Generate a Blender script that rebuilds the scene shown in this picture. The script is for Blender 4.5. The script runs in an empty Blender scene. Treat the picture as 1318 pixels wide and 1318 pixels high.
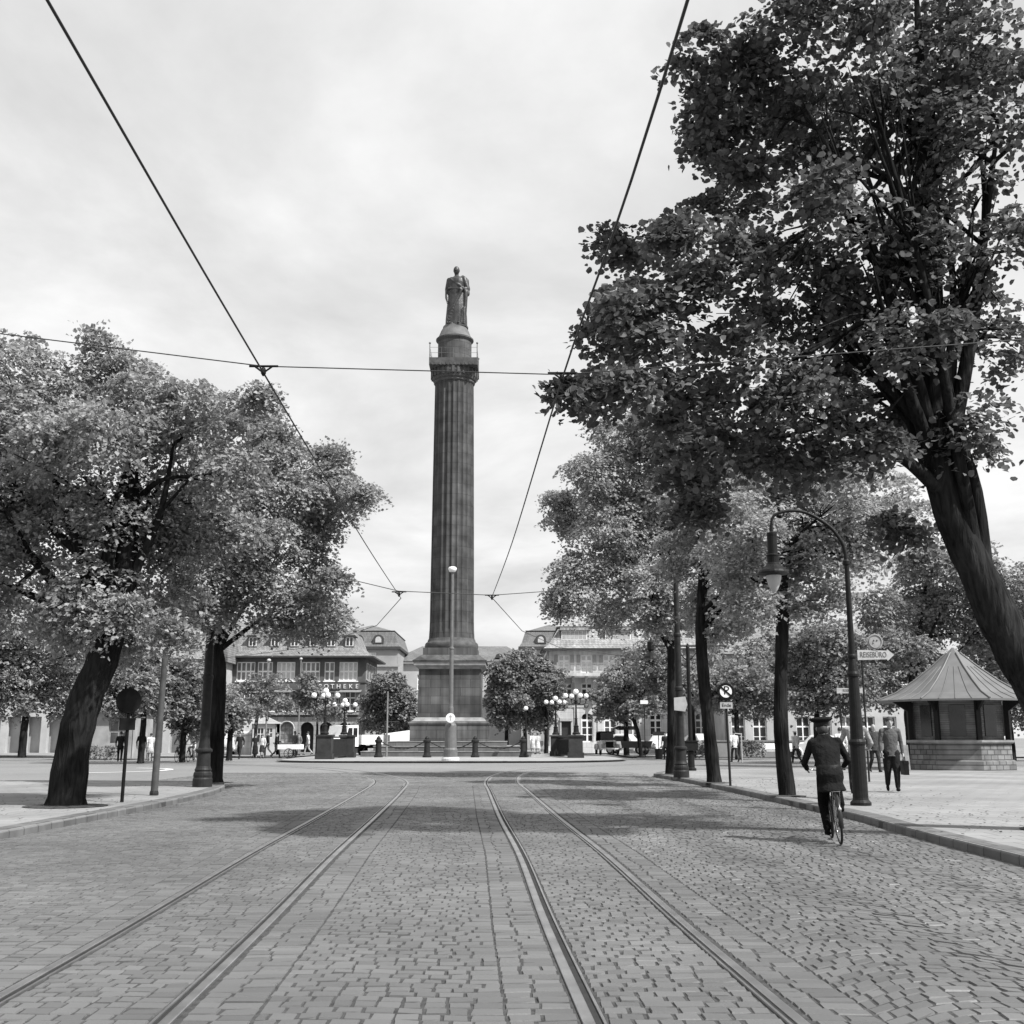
import bpy, math, random
import numpy as np
from mathutils import Vector, Matrix

# ------------------------------------------------------------------ camera, sky, sun, exposure
S = bpy.context.scene
COL = S.collection
PI = math.pi
R_ = math.radians
F, TH, EYE = 1440.0, R_(11.42), 1.40            # focal length in photo pixels, upward tilt, eye height
cam = bpy.data.cameras.new('camera')
cam.sensor_width = 36; cam.lens = 36 * F / 1318
cam.clip_start = .05; cam.clip_end = 6000
camo = bpy.data.objects.new('camera', cam); COL.objects.link(camo)
camo.location = (0, 0, EYE); camo.rotation_euler = (PI / 2 + TH, 0, 0)
S.camera = camo

SUN_EL, SUN_AZ = R_(50), math.atan2(.82, -.57)
W = bpy.data.worlds.new('World'); S.world = W; W.use_nodes = True
nt = W.node_tree; N = nt.nodes; LK = nt.links
for n in list(N): N.remove(n)
def wn(t, **k):
    n = N.new(t)
    for a, b in k.items(): setattr(n, a, b)
    return n
out = wn('ShaderNodeOutputWorld'); bg = wn('ShaderNodeBackground')
bg.inputs['Strength'].default_value = .1
sky = wn('ShaderNodeTexSky', sky_type='NISHITA', sun_disc=False)
sky.sun_elevation = SUN_EL; sky.sun_rotation = SUN_AZ; sky.air_density = 1.2; sky.dust_density = 3
bw = wn('ShaderNodeRGBToBW'); LK.new(sky.outputs[0], bw.inputs[0])
tc = wn('ShaderNodeTexCoord'); sep = wn('ShaderNodeSeparateXYZ'); LK.new(tc.outputs['Generated'], sep.inputs[0])
zz = wn('ShaderNodeMath', operation='ADD'); LK.new(sep.outputs[2], zz.inputs[0]); zz.inputs[1].default_value = .22
zm = wn('ShaderNodeMath', operation='MAXIMUM'); LK.new(zz.outputs[0], zm.inputs[0]); zm.inputs[1].default_value = .08
dx = wn('ShaderNodeMath', operation='DIVIDE'); LK.new(sep.outputs[0], dx.inputs[0]); LK.new(zm.outputs[0], dx.inputs[1])
dy = wn('ShaderNodeMath', operation='DIVIDE'); LK.new(sep.outputs[1], dy.inputs[0]); LK.new(zm.outputs[0], dy.inputs[1])
cb = wn('ShaderNodeCombineXYZ'); LK.new(dx.outputs[0], cb.inputs[0]); LK.new(dy.outputs[0], cb.inputs[1])
n1 = wn('ShaderNodeTexNoise'); n1.inputs['Scale'].default_value = 1.5; n1.inputs['Detail'].default_value = 9
n1.inputs['Roughness'].default_value = .58; n1.inputs['Distortion'].default_value = .25
LK.new(cb.outputs[0], n1.inputs['Vector'])
cr = wn('ShaderNodeValToRGB'); LK.new(n1.outputs[0], cr.inputs[0])
cr.color_ramp.elements[0].position = .30; cr.color_ramp.elements[0].color = (4.9, 4.9, 4.9, 1)
cr.color_ramp.elements[1].position = .70; cr.color_ramp.elements[1].color = (8.4, 8.4, 8.4, 1)
e = cr.color_ramp.elements.new(.48); e.color = (6.3, 6.3, 6.3, 1)
mx = wn('ShaderNodeMix', data_type='RGBA'); mx.inputs[0].default_value = .9
LK.new(bw.outputs[0], mx.inputs[6]); LK.new(cr.outputs[0], mx.inputs[7])
LK.new(mx.outputs[2], bg.inputs['Color']); LK.new(bg.outputs[0], out.inputs[0])

sl = bpy.data.lights.new('sun', 'SUN'); sl.energy = 5.0; sl.angle = R_(1.4); sl.color = (1, .998, .99)
so = bpy.data.objects.new('sun', sl); COL.objects.link(so)
sd = Vector((math.sin(SUN_AZ) * math.cos(SUN_EL), math.cos(SUN_AZ) * math.cos(SUN_EL), math.sin(SUN_EL)))
so.rotation_euler = sd.to_track_quat('Z', 'Y').to_euler(); so.location = (30, -20, 60)
S.view_settings.view_transform = 'Standard'; S.view_settings.look = 'None'
S.view_settings.exposure = .45; S.view_settings.gamma = 1; S.view_settings.use_curve_mapping = False
S.cycles.max_bounces = 6; S.cycles.diffuse_bounces = 3; S.cycles.transmission_bounces = 3
S.cycles.caustics_reflective = False; S.cycles.caustics_refractive = False

rng = random.Random(7)

# ------------------------------------------------------------------ photo pixel -> place
def ray(px, py):
    u = (px - 659) / F; v = (659 - py) / F
    return u, math.cos(TH) - v * math.sin(TH), math.sin(TH) + v * math.cos(TH)
def gp(px, py, z=0.0):
    x, y, w = ray(px, py); t = (z - EYE) / w
    return x * t, y * t
def at(px, py, Y):
    x, y, w = ray(px, py); t = Y / y
    return Vector((x * t, Y, EYE + w * t))
def mpp(Y, z=4): return (Y * math.cos(TH) + (z - EYE) * math.sin(TH)) / F

# ------------------------------------------------------------------ materials
MC = {}
def nodes(m):
    m.use_nodes = True; t = m.node_tree
    b = t.nodes.get('Principled BSDF')
    return t, b
def mat(name, g, rough=.8, var=.18, scale=4.0, bump=0.0, metal=0.0, spec=.35, streak=0.0, bscale=None):
    """plain grey surface with procedural unevenness (and optional vertical rain streaks)"""
    if name in MC: return MC[name]
    m = bpy.data.materials.new(name); MC[name] = m
    t, b = nodes(m)
    b.inputs['Roughness'].default_value = rough; b.inputs['Metallic'].default_value = metal
    b.inputs['Specular IOR Level'].default_value = spec
    c = t.nodes.new('ShaderNodeTexCoord'); n = t.nodes.new('ShaderNodeTexNoise')
    n.inputs['Scale'].default_value = scale; n.inputs['Detail'].default_value = 6
    t.links.new(c.outputs['Object'], n.inputs['Vector'])
    r = t.nodes.new('ShaderNodeMapRange'); r.inputs[1].default_value = .3; r.inputs[2].default_value = .7
    r.inputs[3].default_value = g * (1 - var); r.inputs[4].default_value = g * (1 + var)
    t.links.new(n.outputs[0], r.inputs[0]); val = r.outputs[0]
    if streak:
        mp = t.nodes.new('ShaderNodeMapping'); mp.inputs['Scale'].default_value = (2.2, 2.2, .09)
        t.links.new(c.outputs['Object'], mp.inputs[0])
        n2 = t.nodes.new('ShaderNodeTexNoise'); n2.inputs['Scale'].default_value = 1.6; n2.inputs['Detail'].default_value = 5
        t.links.new(mp.outputs[0], n2.inputs['Vector'])
        r2 = t.nodes.new('ShaderNodeMapRange'); r2.inputs[1].default_value = .35; r2.inputs[2].default_value = .7
        r2.inputs[3].default_value = 1 - streak; r2.inputs[4].default_value = 1 + streak
        t.links.new(n2.outputs[0], r2.inputs[0])
        mu = t.nodes.new('ShaderNodeMath'); mu.operation = 'MULTIPLY'
        t.links.new(val, mu.inputs[0]); t.links.new(r2.outputs[0], mu.inputs[1]); val = mu.outputs[0]
    t.links.new(val, b.inputs['Base Color'])
    if bump:
        bn = t.nodes.new('ShaderNodeTexNoise'); bn.inputs['Scale'].default_value = bscale or scale * 6; bn.inputs['Detail'].default_value = 5
        t.links.new(c.outputs['Object'], bn.inputs['Vector'])
        bb = t.nodes.new('ShaderNodeBump'); bb.inputs['Strength'].default_value = bump; bb.inputs['Distance'].default_value = .05
        t.links.new(bn.outputs[0], bb.inputs['Height']); t.links.new(bb.outputs[0], b.inputs['Normal'])
    return m
def brickmat(name, g1, g2, gm, bw_, bh, mortar=.01, rough=.85, wall='xz', var=.25, streak=0.0, bump=.5, offset=.5, vscale=.7, spec=.3):
    if name in MC: return MC[name]
    m = bpy.data.materials.new(name); MC[name] = m
    t, b = nodes(m); b.inputs['Roughness'].default_value = rough; b.inputs['Specular IOR Level'].default_value = spec
    c = t.nodes.new('ShaderNodeTexCoord'); sp = t.nodes.new('ShaderNodeSeparateXYZ'); t.links.new(c.outputs['Object'], sp.inputs[0])
    co = t.nodes.new('ShaderNodeCombineXYZ')
    if wall == 'xz':
        ad = t.nodes.new('ShaderNodeMath'); ad.operation = 'ADD'
        t.links.new(sp.outputs[0], ad.inputs[0]); t.links.new(sp.outputs[1], ad.inputs[1])
        t.links.new(ad.outputs[0], co.inputs[0]); t.links.new(sp.outputs[2], co.inputs[1])
    elif wall == 'round':
        an = t.nodes.new('ShaderNodeMath'); an.operation = 'ARCTAN2'
        t.links.new(sp.outputs[0], an.inputs[0]); t.links.new(sp.outputs[1], an.inputs[1])
        ml = t.nodes.new('ShaderNodeMath'); ml.operation = 'MULTIPLY'; ml.inputs[1].default_value = 1.7
        t.links.new(an.outputs[0], ml.inputs[0])
        t.links.new(ml.outputs[0], co.inputs[0]); t.links.new(sp.outputs[2], co.inputs[1])
    else:
        t.links.new(sp.outputs[0], co.inputs[0]); t.links.new(sp.outputs[1], co.inputs[1])
    br = t.nodes.new('ShaderNodeTexBrick'); br.offset = offset
    t.links.new(co.outputs[0], br.inputs['Vector'])
    for k, v in (('Color1', g1), ('Color2', g2), ('Mortar', gm)): br.inputs[k].default_value = (v, v, v, 1)
    br.inputs['Scale'].default_value = 1; br.inputs['Mortar Size'].default_value = mortar
    br.inputs['Brick Width'].default_value = bw_; br.inputs['Row Height'].default_value = bh
    br.inputs['Mortar Smooth'].default_value = .2
    n = t.nodes.new('ShaderNodeTexNoise'); n.inputs['Scale'].default_value = vscale; n.inputs['Detail'].default_value = 8
    t.links.new(c.outputs['Object'], n.inputs['Vector'])
    r = t.nodes.new('ShaderNodeMapRange'); r.inputs[1].default_value = .3; r.inputs[2].default_value = .7
    r.inputs[3].default_value = 1 - var; r.inputs[4].default_value = 1 + var; t.links.new(n.outputs[0], r.inputs[0])
    fac = r.outputs[0]
    if streak:
        mp = t.nodes.new('ShaderNodeMapping'); mp.inputs['Scale'].default_value = (2.4, 2.4, .06)
        t.links.new(c.outputs['Object'], mp.inputs[0])
        n2 = t.nodes.new('ShaderNodeTexNoise'); n2.inputs['Scale'].default_value = 1.5; n2.inputs['Detail'].default_value = 6
        t.links.new(mp.outputs[0], n2.inputs['Vector'])
        r2 = t.nodes.new('ShaderNodeMapRange'); r2.inputs[1].default_value = .38; r2.inputs[2].default_value = .68
        r2.inputs[3].default_value = 1 - streak; r2.inputs[4].default_value = 1 + streak * 1.4
        t.links.new(n2.outputs[0], r2.inputs[0])
        mu = t.nodes.new('ShaderNodeMath'); mu.operation = 'MULTIPLY'
        t.links.new(fac, mu.inputs[0]); t.links.new(r2.outputs[0], mu.inputs[1]); fac = mu.outputs[0]
    ml = t.nodes.new('ShaderNodeVectorMath'); ml.operation = 'SCALE'
    t.links.new(br.outputs['Color'], ml.inputs[0]); t.links.new(fac, ml.inputs['Scale'])
    t.links.new(ml.outputs[0], b.inputs['Base Color'])
    bb = t.nodes.new('ShaderNodeBump'); bb.inputs['Strength'].default_value = bump; bb.inputs['Distance'].default_value = .02; bb.invert = True
    t.links.new(br.outputs['Fac'], bb.inputs['Height']); t.links.new(bb.outputs[0], b.inputs['Normal'])
    return m
def islandmat(name, g, var, rough, spec=.4, nvar=.25, bump=.3):
    """each loose piece of the mesh (a sett) gets its own tone"""
    m = bpy.data.materials.new(name); t, b = nodes(m)
    b.inputs['Roughness'].default_value = rough; b.inputs['Specular IOR Level'].default_value = spec
    ge = t.nodes.new('ShaderNodeNewGeometry'); c = t.nodes.new('ShaderNodeTexCoord')
    r = t.nodes.new('ShaderNodeMapRange'); r.inputs[3].default_value = g * (1 - var); r.inputs[4].default_value = g * (1 + var)
    t.links.new(ge.outputs['Random Per Island'], r.inputs[0])
    n = t.nodes.new('ShaderNodeTexNoise'); n.inputs['Scale'].default_value = .35; n.inputs['Detail'].default_value = 8
    t.links.new(c.outputs['Object'], n.inputs['Vector'])
    r2 = t.nodes.new('ShaderNodeMapRange'); r2.inputs[1].default_value = .3; r2.inputs[2].default_value = .7
    r2.inputs[3].default_value = 1 - nvar; r2.inputs[4].default_value = 1 + nvar; t.links.new(n.outputs[0], r2.inputs[0])
    mu = t.nodes.new('ShaderNodeMath'); mu.operation = 'MULTIPLY'
    t.links.new(r.outputs[0], mu.inputs[0]); t.links.new(r2.outputs[0], mu.inputs[1]); t.links.new(mu.outputs[0], b.inputs['Base Color'])
    bn = t.nodes.new('ShaderNodeTexNoise'); bn.inputs['Scale'].default_value = 45; bn.inputs['Detail'].default_value = 3
    t.links.new(c.outputs['Object'], bn.inputs['Vector'])
    bb = t.nodes.new('ShaderNodeBump'); bb.inputs['Strength'].default_value = bump; bb.inputs['Distance'].default_value = .01
    t.links.new(bn.outputs[0], bb.inputs['Height']); t.links.new(bb.outputs[0], b.inputs['Normal'])
    return m
def leafmat(name, g, tr=.4, var=.35):
    m = bpy.data.materials.new(name); m.use_nodes = True; t = m.node_tree
    for n in list(t.nodes): t.nodes.remove(n)
    o = t.nodes.new('ShaderNodeOutputMaterial'); ge = t.nodes.new('ShaderNodeNewGeometry')
    r = t.nodes.new('ShaderNodeMapRange'); r.inputs[3].default_value = g * (1 - var); r.inputs[4].default_value = g * (1 + var)
    t.links.new(ge.outputs['Random Per Island'], r.inputs[0])
    d = t.nodes.new('ShaderNodeBsdfDiffuse'); tl = t.nodes.new('ShaderNodeBsdfTranslucent'); gl = t.nodes.new('ShaderNodeBsdfGlossy')
    gl.inputs['Roughness'].default_value = .55; gl.inputs['Color'].default_value = (.6, .6, .6, 1)
    t.links.new(r.outputs[0], d.inputs['Color']); t.links.new(r.outputs[0], tl.inputs['Color'])
    m1 = t.nodes.new('ShaderNodeMixShader'); m1.inputs[0].default_value = tr
    t.links.new(d.outputs[0], m1.inputs[1]); t.links.new(tl.outputs[0], m1.inputs[2])
    m2 = t.nodes.new('ShaderNodeMixShader'); m2.inputs[0].default_value = .03
    t.links.new(m1.outputs[0], m2.inputs[1]); t.links.new(gl.outputs[0], m2.inputs[2])
    t.links.new(m2.outputs[0], o.inputs[0])
    return m

M_iron = mat('cast_iron_paint', .012, .5, .3, 9, .15, 0, .2)
M_iron2 = mat('grey_post_paint', .022, .55, .3, 7, .1, 0, .2)
M_wire = mat('copper_wire', .03, .5, .1)
M_white = mat('white_paint', .82, .5, .07, 5)
M_cream = mat('pale_paint', .45, .55, .12, 5)
M_black = mat('black_paint', .01, .5, .2, 8, 0, 0, .12)
M_glass = mat('window_glass', .025, .12, .5, 2, 0, 0, .6)
M_curtain = mat('net_curtain', .55, .9, .15, 6)
M_globe = mat('opal_glass_globe', .85, .25, .03, 3, 0, 0, .5)
def barkmat(name, g):
    m = bpy.data.materials.new(name); t, b = nodes(m); b.inputs['Roughness'].default_value = .95; b.inputs['Specular IOR Level'].default_value = .04
    c = t.nodes.new('ShaderNodeTexCoord'); mp = t.nodes.new('ShaderNodeMapping'); mp.inputs['Scale'].default_value = (11, 11, 1.6); t.links.new(c.outputs['Object'], mp.inputs[0])
    n = t.nodes.new('ShaderNodeTexNoise'); n.inputs['Scale'].default_value = 1.3; n.inputs['Detail'].default_value = 8; n.inputs['Distortion'].default_value = .5; t.links.new(mp.outputs[0], n.inputs['Vector'])
    n2 = t.nodes.new('ShaderNodeTexNoise'); n2.inputs['Scale'].default_value = 1.1; n2.inputs['Detail'].default_value = 4; t.links.new(c.outputs['Object'], n2.inputs['Vector'])
    mu = t.nodes.new('ShaderNodeMath'); mu.operation = 'MULTIPLY'; t.links.new(n.outputs[0], mu.inputs[0]); t.links.new(n2.outputs[0], mu.inputs[1])
    r = t.nodes.new('ShaderNodeMapRange'); r.inputs[1].default_value = .12; r.inputs[2].default_value = .42; r.inputs[3].default_value = g * .35; r.inputs[4].default_value = g * 1.9
    t.links.new(mu.outputs[0], r.inputs[0]); t.links.new(r.outputs[0], b.inputs['Base Color'])
    bb = t.nodes.new('ShaderNodeBump'); bb.inputs['Strength'].default_value = 1; bb.inputs['Distance'].default_value = .06; t.links.new(n.outputs[0], bb.inputs['Height']); t.links.new(bb.outputs[0], b.inputs['Normal'])
    return m
M_bark = barkmat('bark', .02)
M_bark2 = mat('pale_bark', .06, .95, .4, 6, .8, bscale=22)
M_steel = mat('worn_rail_steel', .38, .36, .25, 3, .05, .8)
M_steeld = mat('rail_groove_dirt', .025, .9, .3, 8)
M_rubber = mat('tyre_rubber', .02, .8, .2, 8)
M_chrome = mat('chrome', .5, .2, .05, 3, 0, .9)
M_skin = mat('skin', .36, .6, .06, 8)
M_hair = mat('dark_hair', .03, .7, .3, 30)
M_leather = mat('black_leather', .012, .55, .2, 12, 0, 0, .15)

# ------------------------------------------------------------------ object helpers
def tag(o, label=None, cat=None, group=None, kind=None):
    if label: o['label'] = label
    if cat: o['category'] = cat
    if group: o['group'] = group
    if kind: o['kind'] = kind
    return o
def thing(name, loc, rz=0.0, label=None, cat=None, group=None, sc=1.0):
    o = bpy.data.objects.new(name, None); COL.objects.link(o); o.empty_display_size = .3
    o.location = loc; o.rotation_euler = (0, 0, rz); o.scale = (sc, sc, sc)
    return tag(o, label, cat, group)
def dup(root, loc, rz=None, label=None, sc=None):
    def rec(o, par):
        c = o.copy(); COL.objects.link(c); c.parent = par
        for ch in o.children: rec(ch, c)
        return c
    c = rec(root, None); c.location = loc
    if rz is not None: c.rotation_euler = (0, 0, rz)
    if sc is not None: c.scale = (sc, sc, sc)
    if label: c['label'] = label
    return c
class MB:
    def __init__(s): s.v = []; s.f = []; s.m = []; s.sm = []
    def add(s, vs, fs, mi=0, smooth=False):
        b = len(s.v); s.v += [tuple(v) for v in vs]
        for f in fs: s.f.append([b + i for i in f]); s.m.append(mi); s.sm.append(smooth)
    def box(s, c, d, mi=0, rz=0.0, taper=1.0, rx=0.0):
        hx, hy, hz = d[0] / 2, d[1] / 2, d[2] / 2
        vs = []
        mt = Matrix.Rotation(rz, 3, 'Z') @ Matrix.Rotation(rx, 3, 'X')
        for z, k in ((-hz, 1), (hz, taper)):
            for x, y in ((-hx, -hy), (hx, -hy), (hx, hy), (-hx, hy)):
                vs.append(mt @ Vector((x * k, y * k, z)) + Vector(c))
        s.add(vs, [(3, 2, 1, 0), (4, 5, 6, 7), (0, 1, 5, 4), (1, 2, 6, 5), (2, 3, 7, 6), (3, 0, 4, 7)], mi)
    def bbox(s, x0, x1, y0, y1, z0, z1, mi=0): s.box(((x0 + x1) / 2, (y0 + y1) / 2, (z0 + z1) / 2), (x1 - x0, y1 - y0, z1 - z0), mi)
    def tube(s, pts, rad, n=8, mi=0, cap=True, smooth=True, flat=1.0):
        pts = [Vector(p) for p in pts]
        if not hasattr(rad, '__len__'): rad = [rad] * len(pts)
        vs, fs = [], []; up = None
        for i, p in enumerate(pts):
            d = (pts[min(i + 1, len(pts) - 1)] - pts[max(i - 1, 0)]).normalized()
            if up is None: up = Vector((1, 0, 0)) if abs(d.x) < .9 else Vector((0, 1, 0))
            a = (up - d * up.dot(d)).normalized(); bb = d.cross(a); up = a
            for k in range(n):
                t = 2 * PI * k / n; vs.append(p + (a * math.cos(t) + bb * math.sin(t) * flat) * rad[i])
        for i in range(len(pts) - 1):
            for k in range(n):
                fs.append((i * n + k, i * n + (k + 1) % n, (i + 1) * n + (k + 1) % n, (i + 1) * n + k))
        s.add(vs, fs, mi, smooth)
        if cap: s.add(vs[:n], [tuple(range(n))[::-1]], mi); s.add(vs[-n:], [tuple(range(n))], mi)
    def lathe(s, prof, n=20, c=(0, 0, 0), mi=0, smooth=False, cap=True):
        vs = []; c = Vector(c)
        for r, z in prof:
            for k in range(n): t = 2 * PI * (k + .5) / n; vs.append(c + Vector((r * math.cos(t), r * math.sin(t), z)))
        fs = []
        for i in range(len(prof) - 1):
            for k in range(n): fs.append((i * n + k, i * n + (k + 1) % n, (i + 1) * n + (k + 1) % n, (i + 1) * n + k))
        s.add(vs, fs, mi, smooth)
        if cap: s.add(vs[:n], [tuple(range(n))[::-1]], mi); s.add(vs[-n:], [tuple(range(n))], mi)
    def sphere(s, c, r, n=12, mi=0, sq=(1, 1, 1), smooth=True):
        h = n // 2; c = Vector(c); vs = []; fs = []
        for i in range(h + 1):
            a = PI * i / h
            for k in range(n):
                t = 2 * PI * k / n
                vs.append(c + Vector((r * sq[0] * math.sin(a) * math.cos(t), r * sq[1] * math.sin(a) * math.sin(t), -r * sq[2] * math.cos(a))))
        for i in range(h):
            for k in range(n):
                q = [i * n + k, i * n + (k + 1) % n, (i + 1) * n + (k + 1) % n, (i + 1) * n + k]
                if i == 0: q = [q[0], q[2], q[3]]
                elif i == h - 1: q = [q[0], q[1], q[2]]
                fs.append(q)
        s.add(vs, fs, mi, smooth)
    def prism(s, poly, y0, y1, mi=0, axis='y', smooth=False):
        """poly in (x,z) extruded along y  (axis 'x': poly in (y,z); axis 'z': poly in (x,y))"""
        def P(a, b, t): return (a, t, b) if axis == 'y' else ((t, a, b) if axis == 'x' else (a, b, t))
        n = len(poly)
        vs = [P(a, b, y0) for a, b in poly] + [P(a, b, y1) for a, b in poly]
        fs = [tuple(range(n)), tuple(range(n, 2 * n))[::-1]] + [(i, i + n, (i + 1) % n + n, (i + 1) % n) for i in range(n)]
        s.add(vs, fs, mi, smooth)
    def torus(s, c, R, r, ax='x', n=32, m=6, mi=0, a0=0, a1=2 * PI, flat=1.0):
        c = Vector(c); closed = abs(a1 - a0 - 2 * PI) < 1e-6; cnt = n if closed else n + 1
        vs, fs = [], []
        for i in range(cnt):
            a = a0 + (a1 - a0) * i / n
            for k in range(m):
                t = 2 * PI * k / m; rr = R + r * math.cos(t); h = r * math.sin(t) * flat
                p = (h, rr * math.cos(a), rr * math.sin(a)) if ax == 'x' else ((rr * math.cos(a), h, rr * math.sin(a)) if ax == 'y' else (rr * math.cos(a), rr * math.sin(a), h))
                vs.append(c + Vector(p))
        for i in range(n):
            j = (i + 1) % cnt
            for k in range(m): fs.append((i * m + k, j * m + k, j * m + (k + 1) % m, i * m + (k + 1) % m))
        s.add(vs, fs, mi, True)
    def build(s, name, mats, parent=None, loc=(0, 0, 0), recalc=True):
        me = bpy.data.meshes.new(name); me.from_pydata(s.v, [], s.f)
        if not isinstance(mats, (list, tuple)): mats = [mats]
        for m in mats: me.materials.append(m)
        me.polygons.foreach_set('material_index', s.m); me.polygons.foreach_set('use_smooth', s.sm)
        if recalc:
            import bmesh
            bm = bmesh.new(); bm.from_mesh(me); bmesh.ops.recalc_face_normals(bm, faces=bm.faces); bm.to_mesh(me); bm.free()
        me.update()
        o = bpy.data.objects.new(name, me); COL.objects.link(o); o.location = loc
        if parent: o.parent = parent
        return o
def text_obj(name, body, size, m, parent, loc, rot, ext=.01, align='CENTER'):
    cu = bpy.data.curves.new(name, 'FONT'); cu.body = body; cu.size = size; cu.extrude = ext; cu.align_x = align; cu.align_y = 'CENTER'
    tmp = bpy.data.objects.new('tmp', cu); COL.objects.link(tmp)
    dg = bpy.context.evaluated_depsgraph_get(); me = bpy.data.meshes.new_from_object(tmp.evaluated_get(dg)); me.name = name
    bpy.data.objects.remove(tmp); me.materials.clear(); me.materials.append(m)
    o = bpy.data.objects.new(name, me); COL.objects.link(o); o.location = loc; o.rotation_euler = rot
    if parent: o.parent = parent
    return o
def catmull(pts, k=8):
    pts = [Vector(p) for p in pts]; out = []
    for i in range(len(pts) - 1):
        p0 = pts[max(i - 1, 0)]; p1 = pts[i]; p2 = pts[i + 1]; p3 = pts[min(i + 2, len(pts) - 1)]
        for j in range(k):
            t = j / k
            out.append(.5 * ((2 * p1) + (p2 - p0) * t + (2 * p0 - 5 * p1 + 4 * p2 - p3) * t * t + (3 * p1 - p0 - 3 * p2 + p3) * t ** 3))
    out.append(pts[-1]); return out
def fast_mesh(name, V, polys_n, mat_, parent=None, loc=(0, 0, 0)):
    """V (k*n,3): k loose n-gons"""
    me = bpy.data.meshes.new(name); nv = len(V); k = nv // polys_n
    me.vertices.add(nv); me.vertices.foreach_set('co', np.asarray(V, np.float32).ravel())
    me.loops.add(nv); me.loops.foreach_set('vertex_index', np.arange(nv, dtype=np.int32))
    me.polygons.add(k); me.polygons.foreach_set('loop_start', np.arange(0, nv, polys_n, dtype=np.int32))
    me.polygons.foreach_set('loop_total', np.full(k, polys_n, dtype=np.int32))
    me.polygons.foreach_set('use_smooth', np.zeros(k, bool)); me.materials.append(mat_); me.update(calc_edges=True)
    o = bpy.data.objects.new(name, me); COL.objects.link(o); o.location = loc
    if parent: o.parent = parent
    return o
# ------------------------------------------------------------------ ground, roads, pavements
def lerp_path(P, y):
    for (x0, y0), (x1, y1) in zip(P[:-1], P[1:]):
        if y <= y1: return x0 + (x1 - x0) * (y - y0) / (y1 - y0)
    return P[-1][0]
TRK_L = [(-1.98, 0), (-2.12, 3), (-2.38, 8.8), (-2.68, 14.2), (-2.98, 21), (-3.42, 30), (-3.88, 36.9), (-4.72, 41.6), (-6.5, 48), (-8.9, 53.5), (-12.5, 58.5), (-20, 65), (-34, 73), (-60, 82)]
TRK_R = [(1.16, 0), (1.05, 3), (.80, 8.8), (.62, 14.2), (.30, 21), (-.10, 31), (-.33, 36.7), (-.26, 42.5), (.25, 48), (1.45, 53), (4.3, 58.5), (9.5, 63.2), (20, 68), (60, 76)]
KERB_R = [(5.5, 0), (5.6, 8), (5.72, 15.8), (5.93, 19.7), (5.87, 22.3), (5.78, 29.4), (5.53, 37), (5.22, 41.3), (5.35, 43), (6.1, 45.2), (8, 47.6), (12, 50.2), (22, 52.5), (60, 56)]
KERB_L = [(-7.1, 0), (-7.12, 8), (-7.15, 14), (-7.17, 19.9), (-7.22, 24.4), (-7.5, 29), (-8.15, 32.6), (-9.1, 34.2), (-11, 34.9), (-20, 35.5), (-60, 37)]

M_earth = mat('dusty_ground', .2, .95, .2, .2)
M_joint = mat('sett_joint_dirt', .06, .95, .4, 12, .5)
M_plaza = brickmat('plaza_setts', .215, .19, .13, .18, .16, .012, .62, 'xy', .16, 0, .35, vscale=.12, spec=.45)
M_slab = brickmat('pavement_slabs', .25, .225, .14, .5, .5, .012, .8, 'xy', .24, 0, .3, vscale=.35)
M_isl = brickmat('island_gravel', .3, .27, .2, 1.0, 1.0, .008, .85, 'xy', .14, 0, .2, vscale=.3)
M_kerb = brickmat('granite_kerb', .15, .11, .05, .9, .5, .012, .75, 'xy', .25, 0, .6, vscale=2.5)
M_sett = islandmat('granite_setts', .124, .17, .55, .45, bump=.2)
M_patch = mat('asphalt_strip', .11, .85, .25, 3, .3)

def sheet(name, poly, z, m, kind='structure', thick=None):
    b = MB(); b.prism(poly, z - (thick or .004), z, axis='z')
    o = b.build(name, m); tag(o, kind=kind); return o
b = MB(); b.add([(-3000, -400, -.06), (3000, -400, -.06), (3000, 5000, -.06), (-3000, 5000, -.06)], [(0, 1, 2, 3)])
tag(b.build('ground', M_earth, recalc=False), kind='structure')
b = MB(); b.add([(-60, 34.4, .004), (60, 34.4, .004), (60, 135, .004), (-60, 135, .004)], [(0, 1, 2, 3)])
b.add([(-60, 34.4, .004), (60, 34.4, .004), (60, 34.4, -.05), (-60, 34.4, -.05)], [(0, 1, 2, 3)])
tag(b.build('square', M_plaza, recalc=False), kind='structure')
b = MB(); b.add([(-14, -12, .003), (14, -12, .003), (14, 34.4, .003), (-14, 34.4, .003)], [(0, 1, 2, 3)])
tag(b.build('road_bed', M_joint, recalc=False), kind='structure')

# the cobbled road: every sett is real relief, all in one road surface
def rails_at(y):
    cl = lerp_path(TRK_L, y); cr_ = lerp_path(TRK_R, y)
    return cl - .53, cl + .53, cr_ - .53, cr_ + .53
sv = []
def stone(x0, x1, y0, y1, x0b, x1b):
    """sett from row edge y0 to y1; x ranges at both row edges follow the boundary"""
    g = rng.uniform(.0015, .0055)
    z = .010 + rng.uniform(-.003, .003); tx = rng.uniform(-.0022, .0022); ty = rng.uniform(-.0022, .0022)
    i = rng.uniform(.005, .012)
    a0, a1, c0, c1 = x0 + g, x1 - g, x0b + g, x1b - g; q0, q1 = y0 + g, y1 - g
    j = lambda: rng.uniform(-.006, .006)
    B = [(a0, q0, -.01), (a1, q0, -.01), (c1, q1, -.01), (c0, q1, -.01)]
    T = [(a0 + i + j(), q0 + i + j(), z - tx - ty), (a1 - i + j(), q0 + i + j(), z + tx - ty), (c1 - i + j(), q1 - i + j(), z + tx + ty), (c0 + i + j(), q1 - i + j(), z - tx + ty)]
    sv.append(B + T)
y = 3.6; row = 0
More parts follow.
